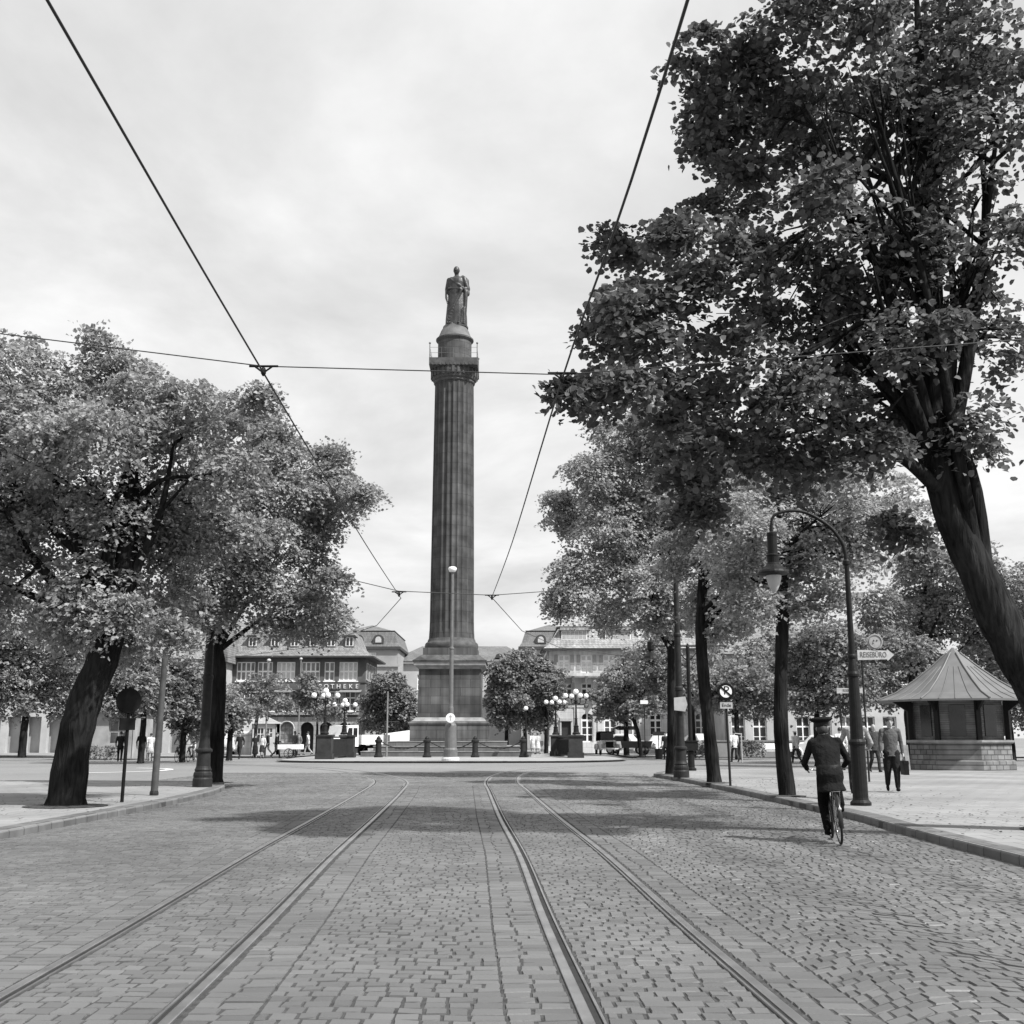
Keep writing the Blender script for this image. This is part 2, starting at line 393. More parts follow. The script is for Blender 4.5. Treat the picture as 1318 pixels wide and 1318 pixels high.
while y < 47:
    h = rng.uniform(.108, .138); y1 = y + h
    l1, l2, r1, r2 = rails_at(y); m1, m2, q1, q2 = rails_at(y1)
    kl, kr = (lerp_path(KERB_L, y) if y < 33 else -8.4 - .12 * (y - 33) ** 2), (lerp_path(KERB_R, y) if y < 42 else 5.6)
    if y > 41: kl += (y - 41) * rng.uniform(.3, 1.5); kr -= (y - 41) * rng.uniform(.1, .9)
    if y > 34: kl = max(kl, -12)
    w = 6.0 * y / 12 + 3
    segs = [(max(kl, -w), l1 - .417, m1 - .417, 0), (l1 - .417, l1 - .058, m1 - .058, 1), (l1 + .09, l2 - .09, m2 - .09, 0), (l2 + .058, l2 + .417, m2 + .417, 1),
            (l2 + .417, r1 - .417, q1 - .417, 0), (r1 - .417, r1 - .058, q1 - .058, 1), (r1 + .09, r2 - .09, q2 - .09, 0), (r2 + .058, r2 + .417, q2 + .417, 1), (r2 + .417, min(kr, w), min(kr, w), 2)]
    for si, (xa, xb, xb1, kind) in enumerate(segs):
        x = xa + (0 if kind == 1 else 0)
        first = True
        while x < xb - .03:
            ww = rng.uniform(.105, .17)
            if kind == 1: ww = rng.uniform(.12, .19)
            if first and kind != 1 and row % 2: ww *= .55
            first = False
            if xb - (x + ww) < .09: ww = xb - x
            def off(px_, s=si, k=kind):
                if k == 2:
                    f_ = ((px_ - xa) / 1.45) % 1.0
                    return .42 * math.sin(PI * f_) + .02 * math.sin(px_ * 9)
                return .022 * math.sin(px_ * 2.1 + s) + .012 * math.sin(px_ * 5.3 + y)
            o0 = off(x); o1 = off(x + ww); s0 = len(sv)
            stone(x, x + ww, y, y1, x, x + ww)
            T = sv[-1]; sh = lambda p, xm=x, wm=ww: (p[0], p[1] + o0 + (o1 - o0) * (p[0] - xm) / wm, p[2])
            sv[-1] = [sh(p) for p in T]
            x += ww
    y = y1; row += 1
sv = np.array(sv, np.float32); n = len(sv)
me = bpy.data.meshes.new('road'); me.vertices.add(n * 8); me.vertices.foreach_set('co', sv.ravel())
fq = np.array([[4, 5, 6, 7], [0, 1, 5, 4], [1, 2, 6, 5], [2, 3, 7, 6], [3, 0, 4, 7]], np.int32)
idx = (np.arange(n, dtype=np.int32)[:, None, None] * 8 + fq[None]).reshape(-1)
me.loops.add(len(idx)); me.loops.foreach_set('vertex_index', idx)
me.polygons.add(n * 5); me.polygons.foreach_set('loop_start', np.arange(0, n * 20, 4, dtype=np.int32)); me.polygons.foreach_set('loop_total', np.full(n * 5, 4, np.int32))
me.polygons.foreach_set('use_smooth', np.zeros(n * 5, bool)); me.materials.append(M_sett); me.update(calc_edges=True)
ro = bpy.data.objects.new('road', me); COL.objects.link(ro); tag(ro, kind='structure')

# tram rails: head, groove and lip
def sweep(mb, path, prof, mi=0):
    """prof: list of (offset to the right, z)"""
    n = len(prof); vs = []
    for i, p in enumerate(path):
        d = (path[min(i + 1, len(path) - 1)] - path[max(i - 1, 0)]); d.z = 0; d.normalize(); r = Vector((d.y, -d.x, 0))
        for o, z in prof: vs.append(p + r * o + Vector((0, 0, z)))
    fs = [(i * n + k, i * n + k + 1, (i + 1) * n + k + 1, (i + 1) * n + k) for i in range(len(path) - 1) for k in range(n - 1)]
    mb.add(vs, fs, mi)
def offset_path(P, o):
    pts = catmull([(x, y, 0) for x, y in P], 10); res = []
    for i, p in enumerate(pts):
        d = (pts[min(i + 1, len(pts) - 1)] - pts[max(i - 1, 0)]).normalized(); res.append(p + Vector((d.y, -d.x, 0)) * o)
    return res
RL = {(0, -1): 'outer steel rail of the tram track curving off to the left', (0, 1): 'inner steel rail of the tram track curving off to the left',
      (1, -1): 'inner steel rail of the tram track curving off to the right', (1, 1): 'outer steel rail of the tram track curving off to the right'}
for ti, T in enumerate((TRK_L, TRK_R)):
    for sgn in (-1, 1):
        p = [q + Vector((0, 0, .004)) for q in offset_path(T, sgn * .53)]; k = -sgn
        root = thing('tram_rail', (0, 0, 0), 0, RL[(ti, sgn)], 'tram rail', 'tram rails set in the road')
        b = MB(); sweep(b, p, [(-.04, -.01), (-.037, .010), (-.026, .013), (.018, .013), (.024, .010), (.024, -.01)]); b.build('rail_head', M_steel, root)
        b = MB(); sweep(b, p, [(k * .025, .004), (k * .064, .004)]); b.build('rail_groove', M_steeld, root)
        b = MB(); sweep(b, p, [(k * .065, -.01), (k * .065, .013), (k * .08, .013), (k * .081, -.01)]); b.build('guard_lip', M_steel, root)

def pavement(name, edge, back, z, mslab, kerbname, wk=.3):
    pts = catmull([(x, y, 0) for x, y in edge], 6)
    poly = [(p.x, p.y) for p in pts] + back
    sheet(name, poly, z - .006, mslab, thick=.1)
    b = MB()
    pr = []
    sgn = 1 if back[0][0] > edge[0][0] else -1
    prof = [(-sgn * .012, -.08), (-sgn * .008, z - .035), (sgn * .012, z - .01), (sgn * .035, z), (sgn * wk, z), (sgn * (wk + .002), z - .02)]
    sweep(b, pts, prof); o = b.build(kerbname, M_kerb); tag(o, kind='structure')
pavement('pavement_right', KERB_R, [(60, 0)], .13, M_slab, 'kerb_right')
pavement('pavement_left', KERB_L, [(-60, 0)], .13, M_slab, 'kerb_left')
def closed_plate(name, poly, z, mslab, kerbname, wk=.25):
    pts = [(p.x, p.y) for p in catmull([(x, y, 0) for x, y in poly], 6)]
    sheet(name, pts, z - .006, mslab, thick=.1)
    b = MB(); sweep(b, [Vector((x, y, 0)) for x, y in pts], [(-.01, -.05), (-.006, z - .02), (.02, z), (wk, z), (wk + .002, z - .02)])
    tag(b.build(kerbname, M_kerb), kind='structure')
closed_plate('island', [(-13, 104), (-14.2, 85), (-14, 70), (-12.9, 66.8), (-11, 65.6), (-8, 65.2), (-3, 65.1), (2, 65.6), (4.6, 67), (6.6, 70), (7.0, 74), (6.8, 82), (5.6, 90), (3, 96)], .12, M_isl, 'island_kerb')
closed_plate('far_pavement_left', [(-70, 84), (-24, 82.6), (-17, 82.8), (-15.6, 84), (-15.6, 90), (-14, 150), (-70, 150)], .11, M_slab, 'far_kerb_left')
closed_plate('far_pavement_right', [(8.6, 150), (8.6, 87), (9.2, 84.4), (12, 83.6), (24, 83), (70, 82), (70, 150)], .11, M_slab, 'far_kerb_right')
b = MB(); sweep(b, catmull([(-17.5, 46, 0), (-15.6, 48.5, 0), (-15.2, 50.5, 0), (-15.8, 52.5, 0), (-17.6, 54, 0)], 8), [(-.16, .018), (.16, .018)])
tag(b.build('white_road_line', M_white), kind='structure')

# ------------------------------------------------------------------ monument
CX, CY = -4.65, 86.5
M_stone = brickmat('sooty_sandstone', .085, .058, .03, 1.5, .62, .014, .85, 'xz', .6, .2, .5, vscale=.45)
M_shaft = brickmat('sooty_shaft_stone', .07, .056, .028, 1.6, .83, .013, .85, 'round', .38, .22, .5, vscale=1.2)
M_step = brickmat('worn_step_stone', .13, .1, .05, 1.6, .6, .012, .85, 'xz', .25, .1, .4, vscale=.8)
M_cap = mat('capital_stone', .075, .85, .35, 2.5, .4)
M_ledge = mat('pale_ledge_stone', .24, .85, .3, 2.0, .3)
M_bronze = mat('weathered_bronze', .05, .42, .45, 2.2, .3, .25)
mon = thing('monument_column', (CX, CY, .11), 0, 'tall dark fluted stone column on a square pedestal with three steps', 'monument')
for hw, z0, z1 in ((6.0, 0, .37), (5.2, .37, .73), (4.27, .73, 1.06)):
    b = MB(); b.bbox(-hw, hw, -hw, hw, z0, z1 - .05); b.bbox(-hw - .03, hw + .03, -hw - .03, hw + .03, z1 - .05, z1, 1)
    b.build('step', [M_step, M_ledge], mon)
def sq_lathe(prof):
    b = MB(); vs = []
    for h, z in prof: vs += [(-h, -h, z), (h, -h, z), (h, h, z), (-h, h, z)]
    fs = [(i * 4 + k, i * 4 + (k + 1) % 4, (i + 1) * 4 + (k + 1) % 4, (i + 1) * 4 + k) for i in range(len(prof) - 1) for k in range(4)]
    b.add(vs, fs); b.add(vs[-4:], [(0, 1, 2, 3)]); b.add(vs[:4], [(3, 2, 1, 0)]); return b
sq_lathe([(2.86, 1.06), (2.86, 2.22), (2.92, 2.26), (2.95, 2.36), (2.9, 2.46), (2.8, 2.5)]).build('plinth', M_stone, mon)
sq_lathe([(2.78, 2.5), (2.6, 2.62), (2.52, 2.74), (2.42, 2.78)]).build('base_moulding', M_ledge, mon)
sq_lathe([(2.36, 2.78), (2.30, 6.35)]).build('pedestal', M_stone, mon)
sq_lathe([(2.34, 6.35), (2.40, 6.45), (2.60, 6.56), (2.66, 6.62), (2.68, 6.86)]).build('cornice', M_ledge, mon)
sq_lathe([(2.74, 6.86), (2.76, 6.98), (2.66, 7.02), (2.12, 7.42)]).build('cornice_cap', M_stone, mon)
sq_lathe([(2.04, 7.42), (2.04, 7.95)]).build('column_plinth', M_stone, mon)
b = MB(); pr = [(2.0, 7.95), (2.04, 8.05), (2.06, 8.2), (2.03, 8.36), (1.95, 8.46), (1.86, 8.5), (1.84, 8.62), (1.78, 8.75)]
b.lathe(pr, 48, smooth=True); b.build('torus_base', M_cap, mon)
# fluted shaft with entasis
b = MB(); nf = 24; per = 8; n_ = nf * per; zs = np.linspace(8.75, 29.25, 30); vs = []; fs = []
for z in zs:
    t = (z - 8.75) / 20.5; r = 1.71 - .15 * t ** 1.3 + (.05 * (1 - t * 20) if t < .05 else 0)
    for k in range(n_):
        u = (k % per) / per; dpt = .105 * math.sin(PI * min(1, max(0, (u - .12) / .88))) ** .8 if u > .12 else 0
        rr = r - dpt * (1 if .01 < t < .985 else .2); a = 2 * PI * k / n_; vs.append((rr * math.cos(a), rr * math.sin(a), z))
for i in range(len(zs) - 1):
    for k in range(n_): fs.append((i * n_ + k, i * n_ + (k + 1) % n_, (i + 1) * n_ + (k + 1) % n_, (i + 1) * n_ + k))
b.add(vs, fs); b.build('shaft', M_shaft, mon)
b = MB(); b.lathe([(1.6, 29.2), (1.66, 29.28), (1.62, 29.42), (1.74, 29.5), (1.86, 29.95), (1.84, 30.3)], 48, smooth=False)
for k in range(28):
    a = 2 * PI * k / 28; b.box((1.84 * math.cos(a), 1.84 * math.sin(a), 29.98), (.14, .2, .62), 0, a)
b.build('capital', M_cap, mon)
b = MB(); b.bbox(-1.93, 1.93, -1.93, 1.93, 30.3, 30.9)
for k in range(12):
    b.bbox(-1.8 + k * .3, -1.66 + k * .3, -1.96, -1.93, 30.34, 30.5)
b.build('abacus', M_cap, mon)
b = MB()
for sx in (-1, 1):
    for sy in (-1, 1):
        b.tube([(sx * 1.88, sy * 1.88, 30.9), (sx * 1.88, sy * 1.88, 32.05)], .035, 6); b.sphere((sx * 1.88, sy * 1.88, 32.1), .09, 8)
for z in (31.3, 31.75):
    for s_ in (-1, 1):
        b.tube([(-1.88, s_ * 1.88, z), (1.88, s_ * 1.88, z)], .014, 5); b.tube([(s_ * 1.88, -1.88, z), (s_ * 1.88, 1.88, z)], .014, 5)
for k in range(1, 4):
    for s_ in (-1, 1):
        q = -1.88 + k * .94; b.tube([(q, s_ * 1.88, 30.9), (q, s_ * 1.88, 31.75)], .012, 5); b.tube([(s_ * 1.88, q, 30.9), (s_ * 1.88, q, 31.75)], .012, 5)
b.build('gallery_railing', mat('gallery_iron', .14, .6), mon)
b = MB(); b.lathe([(1.4, 30.9), (1.4, 31.05), (1.36, 31.1), (1.36, 32.75), (1.42, 32.8), (1.53, 32.92), (1.53, 33.02), (1.44, 33.08)], 40)
b.build('drum', brickmat('drum_stone', .085, .065, .035, 1.2, .5, .015, .85, 'round', .3, .1, .4, vscale=1.2), mon)
b = MB(); b.lathe([(1.43, 33.08), (1.30, 33.3), (1.12, 33.75), (.99, 33.98), (.97, 34.12)], 40, smooth=True)
b.build('dome', mat('dome_stone', .12, .8, .3, 1.5, .3), mon)

# ------------------------------------------------------------------ buildings
def facade(mb, x0, x1, z0, z1, y, ops, depth=.25, mi=0, ri=None):
    """wall plane facing -y with openings (xa,xb,za,zb,arch) and their reveals"""
    ri = mi if ri is None else ri
    xs = sorted(set([x0, x1] + [v for o in ops for v in o[:2]])); zs = sorted(set([z0, z1] + [v for o in ops for v in o[2:4]]))
    for xa, xb in zip(xs[:-1], xs[1:]):
        for za, zb in zip(zs[:-1], zs[1:]):
            cx, cz = (xa + xb) / 2, (za + zb) / 2
            if any(o[0] < cx < o[1] and o[2] < cz < o[3] for o in ops): continue
            mb.add([(xa, y, za), (xb, y, za), (xb, y, zb), (xa, y, zb)], [(0, 1, 2, 3)], mi)
    for o in ops:
        xa, xb, za, zb = o[:4]; arch = len(o) > 4 and o[4]
        zt = zb
        if arch:
            r = (xb - xa) / 2; cx = (xa + xb) / 2; zt = zb - r
            arc = [(cx - r * math.cos(PI * k / 12), zt + r * math.sin(PI * k / 12)) for k in range(13)]
            for k in range(6): mb.add([(xa, y, zb), (arc[k][0], y, arc[k][1]), (arc[k + 1][0], y, arc[k + 1][1])], [(0, 1, 2)], mi)
            for k in range(6, 12): mb.add([(xb, y, zb), (arc[k][0], y, arc[k][1]), (arc[k + 1][0], y, arc[k + 1][1])], [(0, 1, 2)], mi)
            for k in range(12): mb.add([(arc[k][0], y, arc[k][1]), (arc[k][0], y + depth, arc[k][1]), (arc[k + 1][0], y + depth, arc[k + 1][1]), (arc[k + 1][0], y, arc[k + 1][1])], [(0, 1, 2, 3)], ri)
        else: mb.add([(xa, y, zb), (xa, y + depth, zb), (xb, y + depth, zb), (xb, y, zb)], [(0, 1, 2, 3)], ri)
        for x in (xa, xb): mb.add([(x, y, za), (x, y + depth, za), (x, y + depth, zt), (x, y, zt)], [(0, 1, 2, 3)], ri)
        mb.add([(xa, y, za), (xb, y, za), (xb, y + depth, za), (xa, y + depth, za)], [(0, 1, 2, 3)], ri)
def window(par, o, y, nv=2, nh=3, fm=None, fw=.07, depth=.25, curtain=False, bw_=.05, sill=True, pm=None):
    xa, xb, za, zb = o[:4]; yy = y + depth - .08; b = MB()
    b.bbox(xa, xa + fw, yy, yy + .06, za, zb); b.bbox(xb - fw, xb, yy, yy + .06, za, zb)
    b.bbox(xa + fw, xb - fw, yy, yy + .06, za, za + fw); b.bbox(xa + fw, xb - fw, yy, yy + .06, zb - fw, zb)
    for k in range(1, nv): x = xa + (xb - xa) * k / nv; b.bbox(x - bw_, x + bw_, yy + .004, yy + .056, za + fw, zb - fw)
    for k in range(1, nh):
        z = za + (zb - za) * k / nh; h = bw_ * (1.2 if k == nh - 1 else .55)
        b.bbox(xa + fw, xb - fw, yy + .008, yy + .052, z - h, z + h)
    if sill: b.bbox(xa - .08, xb + .08, y - .1, y + .03, za - .1, za - .003)
    f = b.build('window', fm or M_white, par)
    b = MB(); b.add([(xa, yy + .03, za), (xb, yy + .03, za), (xb, yy + .03, zb), (xa, yy + .03, zb)], [(0, 1, 2, 3)])
    b.build('pane', pm or (M_curtain if curtain else rng.choice((M_glass, M_glass, M_glass2, M_glass3))), f, recalc=False); return f
M_glass2 = mat('window_glass_greyish', .07, .15, .6, 1.5, 0, 0, .6); M_glass3 = mat('window_with_lace', .2, .4, .6, 2.5, 0, 0, .5)
M_tile = brickmat('roof_tiles', .24, .19, .11, .25, .2, .02, .8, 'xz', .25, .2, .5, vscale=.6)
M_slate = brickmat('slate_roof', .17, .14, .09, .3, .22, .02, .6, 'xz', .2, .15, .4, vscale=.5)
M_ptile = brickmat('pale_roof_tiles', .34, .27, .17, .28, .22, .02, .8, 'xz', .25, .2, .5, vscale=.5)
M_wood = mat('dark_timber_wall', .10, .85, .25, 1.5, .2)
M_arc = brickmat('arcade_stone', .34, .28, .15, .8, .4, .015, .85, 'xz', .25, .15, .4)
M_pale = brickmat('pale_sandstone', .58, .52, .4, 1.1, .5, .012, .85, 'xz', .16, .12, .3)
M_palw = mat('palace_plaster', .30, .9, .15, .6)
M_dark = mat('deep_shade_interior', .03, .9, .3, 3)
M_gut = mat('eave_gutter', .05, .7, .2, 3)

# pharmacy
PX, PY = -13.65, 105.0
ph = thing('pharmacy_building', (PX, PY, .1), 0, 'dark storeyed pharmacy building with arcade, mansard roof and APOTHEKE lettering', 'building')
pxx = lambda px: (px - 468) * .0718
WL = -30.0
arch = [(pxx(p) - .62, pxx(p) + .62, 0.02 if p > 380 else .9, 2.75, True) for p in (444, 419.6, 395, 369, 344, 320, 296, 272)]
b = MB(); facade(b, WL, 0, 0, 3.05, 0, arch, .45)
b.bbox(WL, 0, .9, 9, 0, 3.05); b.bbox(-.03, 0, .003, .9, 0, 3.05)
b.bbox(WL, .04, -.05, .0, 3.05, 3.2); b.bbox(.0, .05, 0, 9, 3.05, 3.2)
for o in arch[3:]:                                     # pale surround of the arched windows
    b.torus(((o[0] + o[1]) / 2, -.02, o[3] - .62), .68, .06, 'y', 16, 4, 1, 0, PI)
    for s_ in (-.68, .68): b.bbox((o[0] + o[1]) / 2 + s_ - .06, (o[0] + o[1]) / 2 + s_ + .06, -.06, -.003, .2, o[3] - .62, 1)
b.build('ground_floor_wall', [M_arc, M_cream], ph)
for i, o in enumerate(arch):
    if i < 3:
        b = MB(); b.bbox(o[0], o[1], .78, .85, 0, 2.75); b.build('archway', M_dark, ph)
    else: window(ph, o, 0, 3, 5, mat('grey_frame', .16, .6), .05, .4, bw_=.025)
f1 = [(pxx(p) - w_, pxx(p) + w_, 3.75, 5.55) for p, w_ in ((449, .52), (423, .5), (397, .5), (371, .5), (345, .5), (319, .5), (293, .5), (267, .5))]
b = MB(); facade(b, WL, 0, 3.2, 6.35, 0, f1, .2); b.bbox(WL, 0, .6, 9, 3.2, 6.35); b.bbox(-.03, 0, .003, .6, 3.2, 6.35)
b.build('first_floor_wall', M_wood, ph)
for o in f1:
    window(ph, o, 0, 2, 3, M_white, .08, .2, bw_=.05)
    for s_ in (o[0] - .36, o[1] + .04):
        b = MB(); b.bbox(s_, s_ + .32, -.05, -.005, o[2], o[3])
        for k in range(6): b.bbox(s_ + .03, s_ + .29, -.065, -.05, o[2] + .08 + k * .28, o[2] + .28 + k * .28, 1)
        b.build('shutter', [M_cream, mat('shutter_slats', .25, .7)], ph)
b = MB()                                               # flower boxes along the first floor
for o in f1: b.bbox(o[0] - .4, o[1] + .4, -.3, -.11, 3.4, 3.62)
b.build('flower_box', mat('flower_boxes', .3, .9, .6, 9, 1), ph)
f2 = []
for c, w_, n3 in ((446, .86, 4), (421.5, .47, 2), (397, .86, 4), (365, .86, 4), (338, .7, 3), (313, .86, 4), (286, .6, 3), (258, .8, 4)): f2.append((pxx(c) - w_, pxx(c) + w_, 6.5, 8.25, False, n3))
b = MB(); facade(b, WL, 0, 6.35, 8.75, -.0, f2, .18); b.bbox(WL, 0, .5, 9, 6.35, 8.75); b.bbox(-.03, 0, .003, .5, 6.35, 8.75); b.bbox(WL, .06, -.07, 0, 6.3, 6.42, 1); b.bbox(0, .06, 0, 9, 6.3, 6.42, 1)
b.build('second_floor_wall', [M_wood, M_gut], ph)
for i, o in enumerate(f2):
    window(ph, o, 0, o[5], 2, M_white, .09, .18, curtain=(i % 3 == 0), bw_=.06, pm=mat('half_curtain', .2, .5, .5, 1.5) if i % 3 else None)
for k in range(4):                                     # windows of the side front
    for z0, z1 in ((6.6, 8.2), (3.8, 5.6)):
        y0 = .6 + k * 2.0; b = MB(); b.bbox(.003, .08, y0, y0 + 1.3, z0, z1); b.bbox(.07, .09, y0 + .1, y0 + .6, z0 + .1, z1 - .1, 1); b.bbox(.07, .09, y0 + .7, y0 + 1.2, z0 + .1, z1 - .1, 1)
        b.build('window', [M_cream, M_glass], ph)
b = MB(); e_ = .75
prof = [(-e_, 8.72), (-.2, 8.98), (.5, 9.35), (1.1, 10.0), (1.6, 11.3), (4.6, 12.4)]
vs = []
for t, z in prof: vs += [(WL - 1, t, z), (-t if t < 4.5 else -4.6, t, z), (-t if t < 4.5 else -4.6, 9.5 - t * .2 if t < 4.5 else 4.7, z)]
n3 = 3
for i in range(len(prof) - 1):
    a = i * 3
    b.add([vs[a], vs[a + 1], vs[a + 4], vs[a + 3]], [(0, 1, 2, 3)]); b.add([vs[a + 1], vs[a + 2], vs[a + 5], vs[a + 4]], [(0, 1, 2, 3)])
rf = b.build('roof', M_tile, ph, recalc=False)
b = MB(); b.bbox(WL - 1, e_, -e_ - .08, -e_, 8.62, 8.76); b.bbox(e_, e_ + .08, -e_ - .08, 9.5, 8.62, 8.76); b.bbox(WL - 1, e_, -e_, 0, 8.6, 8.66); b.bbox(0, e_, 0, 9.5, 8.6, 8.66); b.build('eave', M_gut, ph)
for p in (445, 421, 398, 373, 347, 318, 290):
    x = pxx(p); d = thing('dormer', (x, .75, 9.7), 0); d.parent = ph
    b = MB(); b.bbox(-.42, .42, 0, 1.2, 0, .95); b.build('dormer_cheek', M_tile, d)
    b = MB(); b.prism([(-.62, .95), (.62, .95), (.5, 1.12), (-.5, 1.12)], -.22, 1.5); b.build('dormer_roof', M_gut, d)
    b = MB(); b.bbox(-.36, .36, -.03, -.002, .08, .9)
    for xx in (-.17, .17): b.bbox(xx - .12, xx + .12, -.045, -.031, .14, .84, 1)
    b.build('dormer_window', [M_white, M_glass], d)
# lettering on the fascia between the floors
M_let = mat('pale_letters', .75, .6, .05)
b = MB(); b.bbox(pxx(350), pxx(462), -.08, -.008, 5.72, 6.28); b.build('sign_board', M_wood, ph)
for i, ch in enumerate('APOTHEKE'):
    text_obj('letter', ch, .56, M_let, ph, (pxx(402.5 + i * 7.9), -.12, 5.98), (PI / 2, 0, 0), .03)
for p0, p1 in ((436, 464), (352, 405)):
    b = MB(); b.prism([(-.003, 5.58), (-.8, 5.42), (-.8, 5.46), (-.003, 5.68)], pxx(p0), pxx(p1), axis='x'); b.build('awning', mat('awning_cloth', .2, .9), ph)

# stone building on the right side of the square
BX, BY = 3.25, 100.0
rb = thing('stone_building', (BX, BY, .1), 0, 'pale stone building with balcony, arched windows and pale mansard roof right of the column', 'building')
rx_ = lambda px: (px - 706) * .0686
WR = 27.0
bays = [755 + 29.2 * k for k in range(10)]
g1 = [(rx_(p) - .52, rx_(p) + .52, .95, 3.45, True) for p in bays]
door = (rx_(728) - .42, rx_(728) + .42, .55, 2.75)
f1 = [(rx_(p) - .48, rx_(p) + .48, 4.65, 6.05) for p in [729] + bays]
f2 = [(rx_(p) - .52, rx_(p) + .52, 6.95, 8.55) for p in [726] + bays]
b = MB(); facade(b, 0, WR, 0, 9.1, 0, g1 + [door] + f1 + f2, .28)
b.bbox(0, .02, 0, 14, 0, 9.1); b.bbox(WR - .02, WR, 0, 14, 0, 9.1); b.bbox(0, WR, 13.9, 14, 0, 9.1); b.bbox(.1, WR - .1, .55, .6, 0, 9.1)
b.bbox(-.06, WR, -.08, -.003, 0, .6); b.bbox(-.04, WR, -.06, -.003, 3.95, 4.12); b.bbox(-.05, WR, -.12, -.003, 8.85, 9.1)
for p in (769.5, 740, 799, 828): b.bbox(rx_(p) - .1, rx_(p) + .1, -.07, -.003, .6, 3.95); b.bbox(rx_(p) - .1, rx_(p) + .1, -.07, -.003, 4.12, 6.5)
wall = b.build('wall', M_pale, rb)
for o in g1: window(rb, o, 0, 2, 4, M_white, .09, .28, bw_=.07)
for o in f1: window(rb, o, 0, 2, 3, M_white, .09, .28, bw_=.06)
for i, o in enumerate(f2): window(rb, o, 0, 2, 3, M_white, .11, .28, bw_=.07, curtain=True, sill=False)
for o in f2:
    for s_ in (o[0] - .36, o[1] + .04):
        b = MB(); b.bbox(s_, s_ + .32, -.05, -.005, o[2] + .3, o[3])
        b.build('shutter', mat('grey_shutter', .3, .7, .15, 9), rb)
b = MB(); b.bbox(door[0], door[1], .1, .2, door[2], door[3]); dr = b.build('door', mat('dark_door', .035, .5), rb)
b = MB(); b.bbox(door[0] - .14, door[1] + .14, -.16, -.003, door[3], door[3] + .22); b.bbox(door[0] - .14, door[0], -.1, -.003, .55, door[3]); b.bbox(door[1], door[1] + .14, -.1, -.003, .55, door[3]); b.build('door_surround', M_cream, rb)
b = MB()
for k in range(4): b.bbox(door[0] - .5 - k * .05, door[1] + .5, -.35 - k * .3, -.09 if k == 0 else -.35 - (k - 1) * .3, 0, .55 - k * .14)
b.bbox(-.9, -.1, -1.6, -.1, 0, 1.05); b.bbox(door[1] + .55, door[1] + 2.6, -1.0, -.09, 0, .95)
b.build('door_steps', M_pale, rb)
# balcony
bx0, bx1 = rx_(716), rx_(792)
b = MB(); b.bbox(bx0, bx1, -1.25, -.13, 6.62, 6.85)
for k in range(5): x = bx0 + .3 + k * (bx1 - bx0 - .6) / 4; b.prism([(-.003, 6.1), (-1.0, 6.5), (-1.0, 6.62), (-.003, 6.62)], x - .1, x + .1, axis='x')
b.build('balcony', M_pale, rb)
b = MB()
for k in range(44): x = bx0 + .05 + k * (bx1 - bx0 - .1) / 43; b.bbox(x - .012, x + .012, -1.2, -1.17, 6.85, 7.7)
b.bbox(bx0, bx1, -1.22, -1.15, 7.7, 7.76)
for x in (bx0 + .04, (bx0 + bx1) / 2, bx1 - .04): b.bbox(x - .05, x + .05, -1.23, -1.14, 6.85, 7.8)
b.build('balcony_railing', mat('balcony_iron', .3, .6), rb)
# mansard
b = MB(); prof = [(-.5, 9.08), (-.1, 9.36), (.3, 9.9), (.7, 10.6), (.95, 11.05), (.9, 11.16), (4.0, 12.4)]
vs = []
for t, z in prof: vs += [(t, 14 - t, z), (t, t, z), (WR - t, t, z), (WR - t, 14 - t, z)]
for i in range(len(prof) - 1):
    a = i * 4
    for k in range(3): b.add([vs[a + k], vs[a + k + 1], vs[a + k + 5], vs[a + k + 4]], [(0, 1, 2, 3)])
b.add(vs[-4:], [(0, 1, 2, 3)]); b.build('roof', M_ptile, rb, recalc=False)
b = MB(); b.bbox(-.6, WR + .6, -.68, -.56, 8.96, 9.1); b.bbox(-.68, -.56, -.68, 14, 8.96, 9.1); b.bbox(-.55, WR, -.55, -.13, 8.98, 9.03)
b.bbox(.8, WR - .8, .8, .9, 11.02, 11.16); b.bbox(.78, .88, .9, 12, 11.02, 11.16); b.build('gutter', M_gut, rb)
for p0 in (740, 797, 854, 911, 968, 1025):
    x = rx_(p0); d = thing('dormer', (x, .35, 9.85), 0); d.parent = rb
    b = MB(); b.bbox(-1.2, 1.2, 0, 1.6, 0, .9); b.build('dormer_cheek', mat('dormer_cheek_slate', .13, .7), d)
    b = MB(); b.prism([(-1.36, .9), (1.36, .9), (1.25, 1.16), (-1.25, 1.16)], -.25, 1.6); b.build('dormer_roof', M_ptile, d)
    b = MB(); b.bbox(-1.16, 1.16, -.04, -.002, .04, .88)
    for k in range(6): b.bbox(-1.08 + k * .365, -.76 + k * .365, -.055, -.041, .14, .8, 1)
    b.build('dormer_window', [M_white, mat('dormer_curtain', .38, .8)], d)
# brackets and wall lantern
b = MB(); b.bbox(rx_(762) - .1, rx_(762) + .1, -.4, -.1, 4.2, 4.6); b.sphere((rx_(754), -.05, 4.1), .22, 10, 0, (1, .4, 1.1)); b.build('wall_relief', mat('relief_stone', .2, .8), rb)

